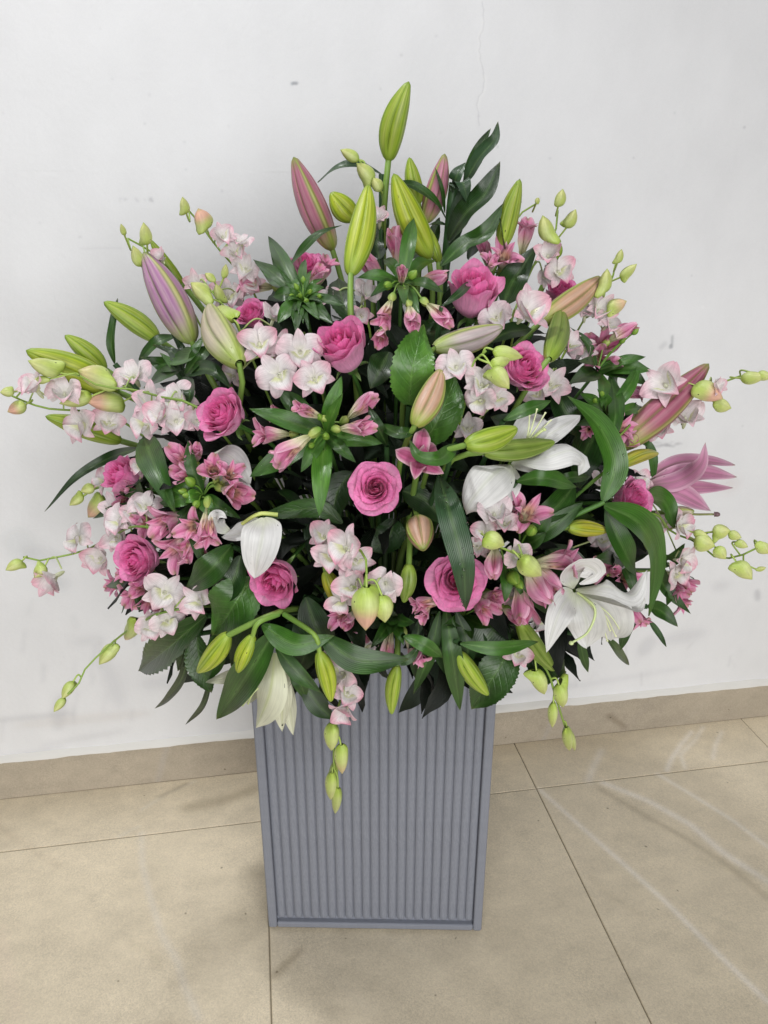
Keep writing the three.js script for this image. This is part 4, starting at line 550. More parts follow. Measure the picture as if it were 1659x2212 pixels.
spray('lower left orchid spray, long green stem with pink flower hanging near its tip', [[330, 1140, 0.02], [236, 1162, 0.02], [182, 1190, 0.01], [130, 1202, 0.01], [82, 1211, 0.01], [50, 1203, 0.01]], [
  ['F', 118, 1243, 94, { d: [-0.2, -0.35], open: 0.55 }], ['F', 168, 1162, 78, { d: [-0.4, 0.2] }], ['F', 218, 1205, 84, { d: [-0.25, 0.0] }], ['F', 262, 1125, 84, { d: [-0.1, 0.3] }], ['F', 316, 1095, 78, { d: [0.1, 0.4], off: 0.01 }], ['F', 250, 1100, 70, { d: [-0.3, 0.3], off: 0 }], ['F', 250, 1160, 66, { off: 0 }], ['B', 48, 1212, 12, 1232, 24, { chin: 0.4 }], ['B', 98, 1222, 74, 1248, 28], ['B', 228, 1078, 190, 1118, 42, { blush: 0.6, off: 0.0 }]]);
spray('short orchid spray with green buds beside the left edge rose', [[300, 1080, -0.03], [250, 1050, -0.03], [205, 1056, -0.03], [180, 1072, -0.03]], [['F', 228, 1040, 66, { d: [-0.3, 0.3] }], ['B', 204, 1052, 174, 1062, 24], ['B', 180, 1070, 150, 1092, 22, { chin: 0.3 }], ['F', 292, 1108, 62, { off: 0.0 }], ['F', 306, 1010, 50, { off: -0.02 }]]);
spray('orchid spray trailing down left past the wall, buds at its tip', [[372, 1318, 0.03], [304, 1345, 0.03], [232, 1398, 0.03], [182, 1448, 0.03], [165, 1486, 0.03], [146, 1500, 0.03]], [
  ['F', 326, 1350, 76, { d: [-0.1, -0.2] }], ['F', 360, 1340, 74, { d: [0.2, -0.2] }], ['F', 357, 1278, 96, { d: [-0.05, 0.1], off: 0.03 }], ['F', 432, 1296, 82, { d: [0.15, 0.1], off: 0.02 }], ['F', 396, 1300, 56, { off: 0.0 }], ['B', 300, 1340, 270, 1382, 34, { blush: 0.5 }], ['B', 250, 1392, 214, 1436, 32, { chin: 0.3 }], ['B', 158, 1472, 134, 1510, 24, { chin: 0.4 }], ['B', 140, 1508, 116, 1538, 19]]);
spray('drooping pink orchids with large bud in the lower centre', [[740, 1170, 0.02], [786, 1198, 0.07], [793, 1228, 0.085], [786, 1280, 0.09], [800, 1295, 0.09]], [
  ['F', 748, 1182, 96, { d: [-0.05, 0.3], off: 0.055 }], ['F', 716, 1200, 86, { d: [-0.3, 0.1], off: 0.04 }], ['F', 768, 1208, 76, { d: [0.1, -0.2], off: 0.055 }], ['F', 760, 1265, 84, { d: [-0.1, 0.2], off: 0.06 }], ['F', 738, 1296, 70, { d: [-0.2, -0.2], off: 0.045 }], ['F', 834, 1258, 92, { d: [0.35, -0.3], off: 0.06, open: 0.7 }], ['F', 702, 1158, 76, { d: [-0.1, 0.2], off: 0.0 }], ['B', 792, 1268, 790, 1362, 62, { off: 0.095, blush: 0.9, chin: 0.2 }], ['B', 826, 1286, 832, 1345, 46, { off: 0.09, chin: 0.35 }]]);
spray('orchid spray dangling before the planter with four buds at its end', [[760, 1390, 0.0], [745, 1470, 0.02], [727, 1550, 0.03], [721, 1630, 0.03], [722, 1660, 0.03]], [
  ['F', 742, 1452, 84, { d: [-0.05, 0.1] }], ['F', 752, 1496, 72, { d: [0.3, 0.0] }], ['F', 746, 1528, 84, { d: [0.05, -0.75], open: 0.6, off: 0.035 }], ['F', 786, 1394, 66, { d: [0.2, 0.2], off: -0.01 }], ['F', 724, 1418, 56, { d: [-0.2, 0.2], off: 0.0 }], ['B', 718, 1562, 716, 1622, 34, { off: 0.03, chin: 0.15 }], ['B', 737, 1608, 739, 1672, 31, { off: 0.035, blush: 0.4, chin: 0.1 }], ['B', 718, 1668, 714, 1728, 28, { off: 0.03, chin: 0.5 }], ['B', 731, 1702, 724, 1758, 23, { off: 0.035, chin: 0.1 }]]);
spray('orchid spray hanging at right over the skirting, pale green buds', [[1140, 1400, 0.01], [1168, 1432, 0.01], [1185, 1455, 0.01], [1196, 1490, 0.01], [1208, 1530, 0.01], [1222, 1575, 0.01]], [
  ['F', 1120, 1412, 62, { d: [0, 0] }], ['B', 1158, 1448, 1176, 1500, 34, { chin: 0.5 }], ['B', 1208, 1478, 1216, 1528, 32, { chin: 0.6 }], ['B', 1195, 1518, 1193, 1572, 22, { chin: 0.1 }], ['B', 1224, 1570, 1230, 1622, 25, { chin: 0.3 }], ['B', 1232, 1580, 1242, 1622, 15, { chin: 0.1 }]]);
spray('orchid spray right of the open rose, cream bud and big green bud', [[1060, 1140, 0.02], [1078, 1180, 0.06], [1104, 1192, 0.07], [1135, 1202, 0.075]], [
  ['F', 1066, 1112, 86, { d: [-0.1, 0.4], off: 0.04 }], ['F', 1050, 1148, 66, { d: [-0.3, 0], off: 0.045 }], ['F', 1090, 1130, 66, { d: [0.3, 0.2], off: 0.03 }], ['F', 1030, 1180, 60, { d: [-0.2, 0.1], off: 0.01 }], ['F', 1115, 1196, 78, { d: [0.2, -0.2], off: 0.05, open: 0.7 }], ['B', 1046, 1158, 1090, 1178, 42, { off: 0.085, chin: 0.15 }], ['B', 1122, 1206, 1170, 1244, 46, { off: 0.085, chin: 0.35 }], ['F', 1100, 1108, 48, { off: 0.0 }]]);

spray('white orchid petals half hidden behind the fat bud stem', [[800, 720, -0.05], [790, 680, -0.03], [788, 640, -0.03]], [['F', 788, 640, 70, { d: [0.2, 0.3], off: -0.02, open: 0.8 }], ['F', 778, 680, 60, { d: [-0.1, -0.3], off: -0.01, open: 0.7 }], ['F', 712, 640, 48, { off: -0.03 }]]);
spray('pale lilac orchids tucked under the hanging right alstroemeria trumpets', [[1080, 1330, -0.05], [1090, 1300, -0.03], [1100, 1280, -0.02]], [['F', 1098, 1285, 58, { d: [0.1, 0], off: -0.01 }], ['F', 1160, 1340, 56, { d: [0.2, -0.3], off: -0.02 }], ['F', 1300, 1165, 56, { d: [0.2, 0.1], off: -0.02 }]]);

/* alstroemeria */
alstro('pink alstroemeria spreading over a whorl of leaves, left of centre', [703, 938, 0.0], [[566, 938, 82, { open: 0.25, off: 0.045, d: [-0.85, -0.05] }], [612, 985, 96, { open: 0.16, off: 0.06, d: [-0.72, -0.6] }], [652, 884, 66, { open: 0.1, off: 0.05, d: [-0.75, 0.25] }], [782, 922, 78, { open: 0.2, off: 0.05, d: [0.8, 0] }], [793, 868, 78, { open: 0.2, off: 0.03, d: [0.7, 0.5] }], [600, 892, 60, { open: 0.1, d: [-0.9, 0.1], off: 0.01 }]],
  [[538, 882, 40, 'mid', { off: 0.04 }], [690, 1116, 44, 'bright', { off: 0.05, drops: 14 }], [540, 1030, 52, 'mid', { off: 0.03, drops: 14 }], [738, 812, 36, 'bright'], [826, 958, 44, 'mid'], [740, 850, 28, 'bright', { off: 0.06 }], [650, 1020, 34, 'mid'], [600, 840, 44, 'dark', { off: 0 }], [770, 1000, 30, 'dark']], [[704, 943, 17], [690, 900, 14], [725, 890, 14], [672, 962, 14]]);
alstro('pink alstroemeria under the top buds with florets hanging around green buds', [868, 612, 0.0], [[856, 522, 92, { open: 0.2, d: [-0.15, 0.8], off: 0.03 }], [792, 565, 78, { open: 0.2, d: [-0.6, 0.5], off: 0.02 }], [830, 688, 76, { open: 0.1, d: [-0.25, -0.8], off: 0.04 }], [891, 694, 70, { open: 0.14, d: [0.1, -0.75], off: 0.05 }], [958, 690, 82, { open: 0.06, d: [0.5, -0.65], off: 0.04 }], [822, 732, 66, { open: 0.25, d: [-0.1, -0.6], off: 0.03 }], [950, 598, 70, { open: 0.1, d: [0.75, 0], off: 0.05 }], [868, 585, 56, { open: 0.05, d: [0, 0.5], off: 0.05 }]],
  [[894, 470, 34, 'mid', { off: 0.04 }], [770, 600, 30, 'mid'], [940, 560, 34, 'mid'], [905, 690, 30, 'mid'], [960, 632, 30, 'dark'], [830, 560, 26, 'mid'], [800, 640, 30, 'dark'], [872, 660, 26, 'mid', { off: 0.05 }]], [[892, 593, 20], [837, 617, 20], [875, 630, 16], [848, 640, 14]]);
alstro('alstroemeria with small closed buds in dark leaves, upper left', [655, 650, 0.0], [[528, 612, 78, { open: 0.08, d: [-0.95, 0.05], off: 0.02 }], [706, 570, 76, { open: 0.14, d: [0.4, 0.6], off: 0.01 }], [642, 575, 60, { open: 0.2, d: [-0.2, 0.7], off: 0 }], [688, 590, 60, { open: 0.15, d: [0.5, 0.5] }]],
  [[580, 512, 34, 'dark', { off: 0.0 }], [548, 562, 28, 'dark'], [600, 700, 40, 'mid'], [720, 700, 34, 'dark'], [745, 660, 32, 'dark'], [590, 640, 34, 'dark'], [620, 600, 26, 'mid'], [700, 620, 24, 'mid'], [660, 560, 20, 'mid'], [640, 720, 30, 'dark'], [690, 690, 30, 'mid'], [612, 655, 13, 'mid'], [628, 690, 13, 'dark'], [655, 700, 12, 'mid'], [676, 672, 12, 'mid'], [704, 655, 13, 'dark'], [716, 640, 12, 'mid'], [610, 625, 12, 'mid'], [632, 588, 12, 'dark'], [680, 580, 12, 'mid'], [700, 600, 12, 'mid'], [645, 680, 11, 'mid'], [668, 715, 12, 'dark']], [[640, 620, 12], [655, 605, 12], [670, 630, 12], [630, 640, 12], [648, 638, 11], [675, 612, 11], [662, 650, 12], [690, 640, 11], [620, 625, 11]]);
alstro('dusky pink alstroemeria between the slim green bud and dark broad leaf', [1085, 600, -0.03], [[1090, 548, 70, { open: 0.4, d: [0.0, 0.3], off: 0.02 }], [1138, 490, 78, { open: 0.12, d: [0.1, 0.85], off: -0.02 }], [1044, 530, 68, { open: 0.15, d: [-0.3, 0.7], off: -0.02 }], [1062, 560, 50, { d: [0, 0.5] }]], [[1080, 472, 26, 'dark'], [1045, 560, 26, 'dark'], [1120, 560, 26, 'dark']]);
alstro('mauve pink alstroemeria at the right below the orchid buds', [1290, 800, -0.03], [[1275, 742, 76, { open: 0.3, d: [-0.3, 0.3], off: 0.02 }], [1312, 742, 74, { open: 0.35, d: [0.3, 0.3], off: 0.02 }], [1292, 778, 66, { open: 0.4, d: [0, -0.5], off: 0.03 }], [1358, 712, 60, { open: 0.1, d: [0.7, 0.4] }], [1330, 780, 54, { d: [0.6, -0.1] }]], [[1230, 705, 20, 'dark'], [1410, 800, 40, 'mid'], [1352, 790, 34, 'dark'], [1230, 830, 44, 'dark'], [1400, 830, 36, 'dark'], [1335, 830, 30, 'mid'], [1250, 780, 30, 'dark'], [1300, 880, 30, 'mid'], [1395, 770, 26, 'mid']], [[1372, 715, 14], [1345, 735, 12]]);
alstro('pink alstroemeria beside the long pink bud, behind right blades', [1310, 900, -0.02], [[1382, 846, 74, { open: 0.14, d: [0.9, 0.1], off: 0.02 }], [1352, 922, 78, { open: 0.35, d: [0.5, 0], off: 0.02 }], [1362, 950, 60, { d: [0.5, -0.2], off: 0.01 }], [1270, 930, 50, { off: -0.01 }]], [[1380, 790, 30, 'mid'], [1250, 850, 34, 'mid'], [1290, 840, 26, 'mid'], [1260, 890, 28, 'dark'], [1390, 880, 26, 'mid'], [1240, 920, 28, 'dark']], [[1300, 850, 12], [1285, 865, 11]]);
alstro('pink alstroemeria cluster below the left rose over white lily petals', [440, 1070, 0.0], [[392, 985, 84, { open: 0.4, d: [-0.3, 0.5], off: 0.03 }], [390, 1020, 70, { open: 0.4, d: [-0.6, 0.1], off: 0.03 }], [460, 1012, 74, { open: 0.35, d: [0.1, 0.35], off: 0.045 }], [512, 1068, 92, { open: 0.35, d: [0.6, -0.2], off: 0.04 }], [500, 1020, 66, { open: 0.4, d: [0.5, 0.4], off: 0.03 }], [425, 975, 50, { d: [0.2, 0.5], off: 0.02 }]], [[395, 1080, 34, 'bright'], [520, 1120, 32, 'dark'], [405, 950, 30, 'dark'], [360, 1040, 30, 'mid'], [345, 1085, 40, 'mid'], [470, 1120, 34, 'mid']], [[410, 1040, 22], [395, 1062, 16], [424, 1090, 18], [402, 1070, 14]]);
alstro('pink alstroemeria florets facing down beside the lower left rose', [425, 1085, -0.01], [[352, 1132, 92, { open: 0.35, d: [-0.6, -0.35], off: 0.04 }], [368, 1196, 92, { open: 0.35, d: [-0.45, -0.6], off: 0.045 }], [412, 1138, 72, { open: 0.4, d: [-0.2, -0.1], off: 0.045 }], [448, 1158, 92, { open: 0.1, d: [0.1, -0.85], off: 0.05 }], [418, 1178, 66, { open: 0.4, d: [-0.1, -0.6], off: 0.03 }], [404, 1200, 70, { open: 0.1, d: [-0.1, -0.85], off: 0.035 }]], [[350, 1180, 30, 'dark'], [470, 1170, 26, 'mid'], [440, 1230, 34, 'dark']]);
alstro('darker pink alstroemeria under the lower left rose, small leaves', [320, 1250, -0.04], [[246, 1262, 66, { open: 0.3, d: [-0.7, -0.2], off: 0.01 }], [282, 1292, 74, { open: 0.3, d: [-0.4, -0.5], off: 0.02 }], [318, 1308, 72, { open: 0.3, d: [0, -0.7], off: 0.01 }], [300, 1270, 56, { d: [-0.2, -0.2] }], [262, 1240, 54, { d: [-0.6, 0.2], off: 0 }]], [[228, 1265, 22, 'dark'], [300, 1320, 24, 'dark'], [262, 1325, 16, 'dark'], [360, 1250, 30, 'dark']]);
alstro('pink alstroemeria behind the far left edge orchids', [330, 1080, -0.05], [[280, 1055, 66, { d: [-0.5, 0.3], off: -0.01 }], [266, 1112, 66, { d: [-0.6, 0], off: -0.01 }], [310, 1130, 62, { d: [-0.2, 0], off: 0 }], [262, 1080, 56, { d: [-0.6, 0.1], off: -0.01 }]], [[250, 1050, 22, 'dark'], [200, 1120, 20, 'dark'], [300, 1040, 30, 'dark'], [340, 1030, 30, 'mid']]);
alstro('mauve alstroemeria flower standing right of the broad white petal', [1124, 1180, -0.02], [[1144, 1105, 84, { open: 0.5, d: [0.2, 0.35], off: 0.03 }], [1108, 1096, 62, { open: 0.3, d: [-0.4, 0.3], off: 0.01 }]], [[1260, 1085, 44, 'dark'], [1180, 1150, 36, 'dark'], [1195, 1100, 40, 'dark']], [[1148, 1145, 26]]);
alstro('magenta edged alstroemeria trumpets left of the open white lily', [1090, 1215, 0.0], [[1232, 1208, 108, { open: 0.24, d: [0.85, 0.15], off: 0.045 }], [1170, 1282, 96, { open: 0.16, d: [0.35, -0.75], off: 0.055 }], [1132, 1322, 96, { open: 0.28, d: [0.05, -0.8], off: 0.045 }], [1192, 1262, 84, { open: 0.15, d: [0.5, -0.6], off: 0.03 }], [1066, 1230, 72, { open: 0.06, d: [-0.15, -0.8], off: 0.05 }]], [[1150, 1310, 26, 'mid'], [1190, 1330, 40, 'dark'], [1090, 1300, 30, 'mid'], [1210, 1290, 34, 'dark']], [[1110, 1250, 30], [1122, 1262, 20]]);
alstro('pale pink alstroemeria below the big open rose, drooping', [1000, 1330, -0.04], [[1048, 1318, 72, { open: 0.4, d: [0.3, -0.4], off: 0.03 }], [1075, 1290, 62, { open: 0.35, d: [0.6, 0], off: 0.02 }], [905, 1306, 80, { open: 0.06, d: [-0.9, -0.1], off: 0.02 }], [914, 1330, 50, { open: 0.2, d: [-0.4, -0.5], off: 0.03 }], [1110, 1330, 50, { d: [0.5, -0.3] }]], [[960, 1350, 30, 'dark'], [1064, 1356, 28, 'dark'], [1020, 1380, 30, 'dark']]);
alstro('closed mauve alstroemeria buds hanging above the planter rim', [850, 1330, -0.03], [[836, 1420, 72, { open: 0.04, d: [-0.15, -0.9], off: 0.01 }], [908, 1420, 78, { open: 0.03, d: [0.5, -0.7], off: 0.02 }], [730, 1330, 70, { open: 0.3, d: [-0.4, -0.2], off: 0.01 }], [778, 1372, 60, { open: 0.3, d: [-0.1, -0.6], off: 0.0 }], [752, 1345, 56, { d: [-0.2, -0.4] }]], [[840, 1370, 30, 'dark'], [872, 1395, 28, 'mid'], [800, 1400, 28, 'dark'], [830, 1340, 34, 'dark'], [895, 1345, 30, 'dark']]);
alstro('striped pink alstroemeria at the lower far right edge', [1430, 1230, -0.06], [[1480, 1262, 72, { open: 0.25, d: [0.6, -0.4], off: -0.02 }], [1474, 1302, 78, { open: 0.12, d: [0.4, -0.75], off: -0.01 }], [1464, 1280, 66, { open: 0.2, d: [0.3, -0.6], off: 0 }]], [[1500, 1250, 20, 'dark'], [1440, 1310, 30, 'dark']]);
alstro('pink alstroemeria flowers between the white lily and right blades', [1330, 1200, -0.04], [[1352, 1250, 70, { open: 0.35, d: [0.1, 0], off: -0.01 }], [1300, 1228, 54, { d: [-0.2, 0.1], off: 0.0 }], [1384, 1340, 66, { open: 0.15, d: [0.3, -0.7], off: 0.0 }], [1360, 1320, 62, { d: [0.1, -0.5], off: 0.0 }], [1330, 1235, 46, { d: [0.1, 0.2] }]], [[1320, 1230, 30, 'dark'], [1280, 1210, 36, 'dark'], [1372, 1290, 26, 'dark']]);

/* leaves of their own */
leafThing('tall dark lily foliage with upswept blades right of the top buds', [
  [[[1000, 402, -0.04], [1035, 340, -0.03], [1068, 300, -0.03], [1076, 262, -0.04]], 36, 'blue', { twist: 0.2 }], [[[1003, 392, -0.05], [1030, 330, -0.05], [1060, 277, -0.06]], 26, 'dark'],
  [[[968, 520, -0.02], [1005, 460, 0.0], [1046, 420, 0.0], [1080, 348, -0.02]], 66, 'deep', { pk: 0.75 }], [[[952, 575, 0.0], [1000, 530, 0.02], [1045, 505, 0.02], [1090, 437, 0.0]], 42, 'dark'],
  [[[978, 416, -0.04], [986, 380, -0.03], [1006, 350, -0.04]], 30, 'blue'], [[[984, 400, -0.04], [1000, 395, -0.01], [1012, 445, -0.01]], 34, 'blue'], [[[966, 478, -0.04], [935, 430, -0.02], [890, 400, -0.02], [838, 398, -0.04]], 28, 'dark', { twist: 0 }],
  [[[961, 460, -0.04], [952, 400, -0.03], [940, 362, -0.04]], 13, 'dark'], [[[968, 488, -0.04], [945, 482, -0.03], [924, 487, -0.04]], 15, 'deep'], [[[980, 530, -0.03], [985, 470, -0.03], [1000, 400, -0.04]], 36, 'blue']],
  { stem: [[982, 395, -0.05], [974, 460, -0.04], [966, 540, -0.04]], sw: 13 });
leafThing('broad dark leaf pointing up beside the upper right orchids', [[[[1086, 660, 0.0], [1112, 600, 0.03], [1163, 526, 0.01]], 64, 'deep', { pk: 0.9 }]]);
leafThing('dark narrow blade crossing in front of the topmost upright rose', [[[[955, 662, 0.05], [990, 636, 0.065], [1024, 602, 0.06]], 20, 'deep']]);
leafThing('arched grey green blade behind the top left buds', [[[[824, 376, -0.05], [771, 355, -0.03], [725, 364, -0.03], [686, 394, -0.04]], 26, 'blue', { twist: 0.3 }]]);
leafThing('slim curved blade below the leaning pink lily bud', [[[[616, 589, 0.0], [650, 545, 0.02], [690, 505, 0.02], [738, 487, 0.01]], 24, 'dark', { twist: 0 }]]);
leafThing('pair of pointed dark leaves rising at the upper left', [[[[622, 612, 0.0], [602, 560, 0.01], [579, 509, 0.0]], 34, 'dark'], [[[606, 622, 0.0], [578, 590, 0.01], [547, 561, 0.0]], 28, 'mid']]);
leafThing('thin vertical blade against the wall on the left', [[[[248, 786, -0.04], [240, 740, -0.04], [246, 690, -0.04], [254, 644, -0.05]], 24, 'dark', { twist: 0.2 }]]);
leafThing('long thin strap leaf drooping to the far left over bare wall', [[[[300, 968, 0.0], [230, 992, 0.01], [165, 1032, 0.01], [96, 1105, -0.01]], 26, 'deep', { twist: 0.1 }]]);
leafThing('broad dark strap leaf hanging down beside the left rose', [[[[310, 945, 0.02], [335, 1010, 0.05], [378, 1108, 0.05]], 64, 'dark', { pk: 0.7 }]]);
leafThing('dark leaf cupped under the mauve and cream lily buds', [[[[375, 772, 0.0], [415, 765, 0.03], [445, 722, 0.03]], 56, 'mid'], [[[300, 778, -0.02], [340, 740, -0.01], [385, 722, -0.02]], 34, 'dark']]);
leafThing('spiky whorl of dark leaves left of the cream bud', [[[[380, 800, -0.01], [345, 785, 0.0], [302, 770, -0.01]], 40, 'dark'], [[[385, 805, -0.01], [350, 812, 0.0], [310, 838, -0.01]], 38, 'dark'], [[[392, 800, -0.01], [372, 760, 0.01], [330, 745, 0.0]], 30, 'deep'], [[[395, 800, 0], [392, 750, 0.01], [360, 700, 0]], 22, 'deep'], [[[400, 810, 0], [430, 770, 0.02], [462, 740, 0]], 40, 'dark'], [[[395, 815, 0], [410, 850, 0.02], [400, 890, 0]], 36, 'deep'], [[[400, 805, 0.0], [460, 800, 0.02], [500, 840, 0.0]], 40, 'deep'], [[[396, 800, 0], [368, 780, 0.015], [345, 762, 0.01]], 26, 'mid']]);
leafThing('broad green toothed leaf standing at the centre above the blushing bud', [[[[884, 875, 0.0], [892, 790, 0.045], [915, 700, 0.04]], 100, 'bright', { ser: 0.16, sn: 20, pk: 0.72, twist: 0.5, cup: 0.15 }]]);
leafThing('broad dark leaf behind the blushing central lily bud', [[[[915, 960, 0.0], [950, 900, 0.025], [985, 812, 0.02]], 92, 'mid', { ser: 0.1, sn: 14 }]]);
leafThing('two wet dark blades crossing right of the alstroemeria whorl', [[[[836, 962, 0.01], [815, 920, 0.04], [795, 876, 0.03]], 28, 'deep'], [[[822, 918, 0.02], [865, 936, 0.045], [914, 923, 0.03]], 28, 'dark', { drops: 8 }]]);
leafThing('curved green leaf lying across the small magenta star lily', [[[[984, 960, 0.04], [945, 992, 0.085], [905, 985, 0.085], [884, 950, 0.07]], 36, 'mid', { twist: 0 }]]);
leafThing('long wet blade hanging in front of the big open rose', [[[[949, 1030, 0.03], [972, 1110, 0.08], [1000, 1220, 0.09], [1006, 1318, 0.06]], 60, 'blue', { twist: 0.1, drops: 40, pk: 0.85 }]]);
leafThing('small pointed leaf over the crossed green lily buds', [[[[1088, 908, 0.02], [1140, 884, 0.04], [1190, 866, 0.03]], 30, 'mid']]);
leafThing('green leaf with wavy edge under the white lily, right of centre', [[[[1116, 1040, 0.02], [1170, 1032, 0.05], [1246, 1052, 0.03]], 40, 'mid'], [[[1190, 1040, 0.0], [1230, 1032, 0.02], [1275, 1030, 0.0]], 26, 'dark']]);
leafThing('two narrow blades over the mauve lily at right', [[[[1371, 948, -0.01], [1395, 960, 0.0], [1408, 985, 0.0], [1412, 1050, 0.0]], 28, 'mid', { twist: 0.2 }]]);
leafThing('horizontal narrow green leaf over the planter, left of white lily', [[[[994, 1390, 0.05], [1070, 1400, 0.065], [1164, 1386, 0.05]], 32, 'mid', { up: 0 }]]);
leafThing('small green leaf pointing right beneath the drooping pink orchids', [[[[872, 1374, 0.03], [915, 1392, 0.045], [957, 1421, 0.03]], 32, 'mid'], [[[905, 1398, 0.02], [880, 1425, 0.03], [832, 1426, 0.02]], 22, 'dark']]);
leafThing('long dark blade pointing down the centre of the planter', [[[[962, 1310, 0.0], [975, 1400, 0.03], [994, 1534, 0.02]], 44, 'dark', { twist: 0.2 }], [[[985, 1320, 0.0], [1010, 1390, 0.015], [1000, 1470, 0.01]], 34, 'deep']]);
leafThing('narrow curved blades hanging left of the planter centre blade', [[[[950, 1320, 0.0], [932, 1400, 0.02], [893, 1500, 0.02]], 32, 'dark'], [[[905, 1340, 0.0], [900, 1420, 0.01], [905, 1480, 0.01]], 36, 'deep'], [[[935, 1330, -0.01], [950, 1400, 0.01], [975, 1470, 0.01]], 36, 'deep']]);
leafThing('big toothed dark leaf draped over the planter right corner', [[[[1105, 1395, 0.0], [1075, 1450, 0.02], [1018, 1533, 0.01]], 92, 'dark', { ser: 0.12, sn: 22, pk: 0.8, twist: 0.1 }]]);
leafThing('dark toothed leaf behind the right hanging orchid buds', [[[[1120, 1390, -0.01], [1165, 1430, 0.0], [1222, 1450, -0.01]], 84, 'deep', { ser: 0.14, sn: 18, pk: 1.2 }]]);
leafThing('thin pointed leaves hanging below the open white lily', [[[[1252, 1370, 0.0], [1258, 1410, 0.0], [1271, 1453, 0.0]], 22, 'dark'], [[[1305, 1370, 0.0], [1330, 1400, 0.0], [1359, 1437, 0.0]], 22, 'dark'], [[[1375, 1325, 0.0], [1352, 1360, 0.0], [1341, 1405, 0.0]], 28, 'dark']]);
leafThing('drooping leaf pair at the far lower right against bare wall', [[[[1398, 1310, 0.0], [1432, 1322, 0.01], [1465, 1354, 0.0]], 36, 'dark'], [[[1400, 1338, 0.0], [1420, 1365, 0.0], [1440, 1398, 0.0]], 15, 'dark'], [[[1425, 1215, -0.02], [1455, 1205, 0], [1480, 1174, -0.01]], 32, 'mid']]);
leafThing('large dark leaf behind the white hanging lily, lower left', [[[[500, 1178, 0.0], [460, 1225, 0.03], [402, 1272, 0.02]], 66, 'dark'], [[[520, 1200, 0.0], [500, 1260, 0.02], [450, 1290, 0.0]], 60, 'deep']]);
leafThing('broad deep green leaf left of the down facing rose', [[[[545, 1250, 0.0], [510, 1300, 0.025], [462, 1372, 0.02]], 116, 'mid', { pk: 0.8, ser: 0.06, sn: 18 }]]);
leafThing('jagged dark leaf reaching down left against the wall', [[[[445, 1330, 0.0], [380, 1385, 0.015], [298, 1450, 0.01]], 84, 'dark', { ser: 0.2, sn: 13, pk: 0.8 }], [[[410, 1395, 0.0], [395, 1460, 0.0], [365, 1505, 0.0], [334, 1531, 0.0]], 20, 'deep', { pk: 0.6 }], [[[440, 1340, -0.01], [400, 1400, 0.0], [384, 1450, 0]], 50, 'deep', { ser: 0.15 }]]);
leafThing('toothed dark leaf hanging beside the lower left green buds', [[[[425, 1370, 0.0], [432, 1430, 0.01], [456, 1496, 0.01]], 66, 'dark', { ser: 0.16, sn: 16 }], [[[455, 1470, 0.0], [440, 1520, 0.0], [400, 1566, 0.0]], 14, 'deep', { pk: 0.6 }], [[[470, 1360, -0.01], [465, 1420, 0], [430, 1470, 0]], 50, 'dark']]);
leafThing('dark leaves around the central open rose, in shadow', [[[[760, 1020, -0.03], [730, 1060, -0.02], [716, 1130, -0.02]], 70, 'deep', { ser: 0.12 }], [[[850, 1120, -0.03], [840, 1160, -0.02], [800, 1190, -0.02]], 70, 'deep', { ser: 0.12 }], [[[600, 1060, -0.09], [630, 1100, -0.08], [640, 1160, -0.08]], 56, 'deep'], [[[870, 1060, -0.03], [920, 1080, -0.02], [960, 1130, -0.03]], 70, 'deep'], [[[740, 1130, -0.02], [690, 1100, -0.01], [560, 1115, -0.01]], 44, 'dark', { ser: 0.1 }]], { cat: 'leaves' });
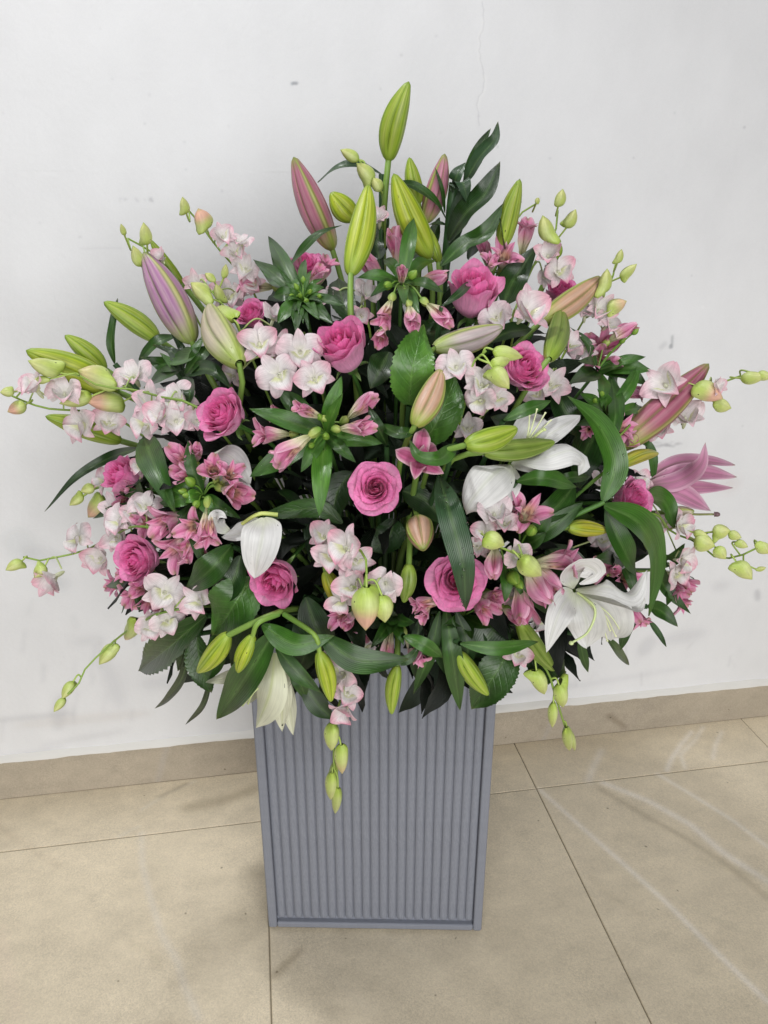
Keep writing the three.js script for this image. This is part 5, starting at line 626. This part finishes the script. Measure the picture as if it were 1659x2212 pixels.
leafThing('dark leaves behind the hanging right side flowers, in shadow', [[[[1180, 1090, -0.03], [1230, 1120, -0.02], [1290, 1130, -0.03]], 70, 'dark'], [[[1180, 1180, -0.03], [1230, 1230, -0.02], [1260, 1290, -0.02]], 80, 'deep'], [[[1090, 1330, -0.03], [1060, 1370, -0.02], [1020, 1420, -0.02]], 80, 'deep'], [[[1290, 930, -0.05], [1260, 990, -0.04], [1250, 1060, -0.04]], 80, 'deep'], [[[1160, 880, -0.04], [1120, 920, -0.03], [1060, 900, -0.03]], 70, 'deep'], [[[1240, 1050, 0.0], [1195, 1100, 0.01], [1130, 1130, 0.0]], 54, 'dark'], [[[1200, 840, -0.03], [1230, 900, -0.02], [1280, 930, -0.03]], 70, 'deep']], { cat: 'leaves' });
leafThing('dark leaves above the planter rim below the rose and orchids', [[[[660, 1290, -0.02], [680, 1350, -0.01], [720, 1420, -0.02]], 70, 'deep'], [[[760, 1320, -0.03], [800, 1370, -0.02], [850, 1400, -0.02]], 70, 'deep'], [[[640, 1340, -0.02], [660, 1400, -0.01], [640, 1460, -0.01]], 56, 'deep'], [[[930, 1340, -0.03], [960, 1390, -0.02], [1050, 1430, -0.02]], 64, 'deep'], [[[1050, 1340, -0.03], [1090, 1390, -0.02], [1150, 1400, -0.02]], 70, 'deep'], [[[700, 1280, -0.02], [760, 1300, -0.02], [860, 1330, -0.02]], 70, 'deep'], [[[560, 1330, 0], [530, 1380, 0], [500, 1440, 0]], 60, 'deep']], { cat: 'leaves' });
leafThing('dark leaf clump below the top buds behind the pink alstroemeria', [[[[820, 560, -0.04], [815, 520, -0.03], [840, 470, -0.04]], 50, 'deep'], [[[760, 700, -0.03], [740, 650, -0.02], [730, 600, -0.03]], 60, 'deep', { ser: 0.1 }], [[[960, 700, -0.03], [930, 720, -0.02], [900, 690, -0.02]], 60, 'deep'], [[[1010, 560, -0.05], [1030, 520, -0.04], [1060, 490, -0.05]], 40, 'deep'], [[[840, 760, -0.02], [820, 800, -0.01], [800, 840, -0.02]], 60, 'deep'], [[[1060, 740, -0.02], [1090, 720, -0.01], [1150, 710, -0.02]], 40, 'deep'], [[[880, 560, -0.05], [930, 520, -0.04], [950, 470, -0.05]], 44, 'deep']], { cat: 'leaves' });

renderer.render(scene, camera);
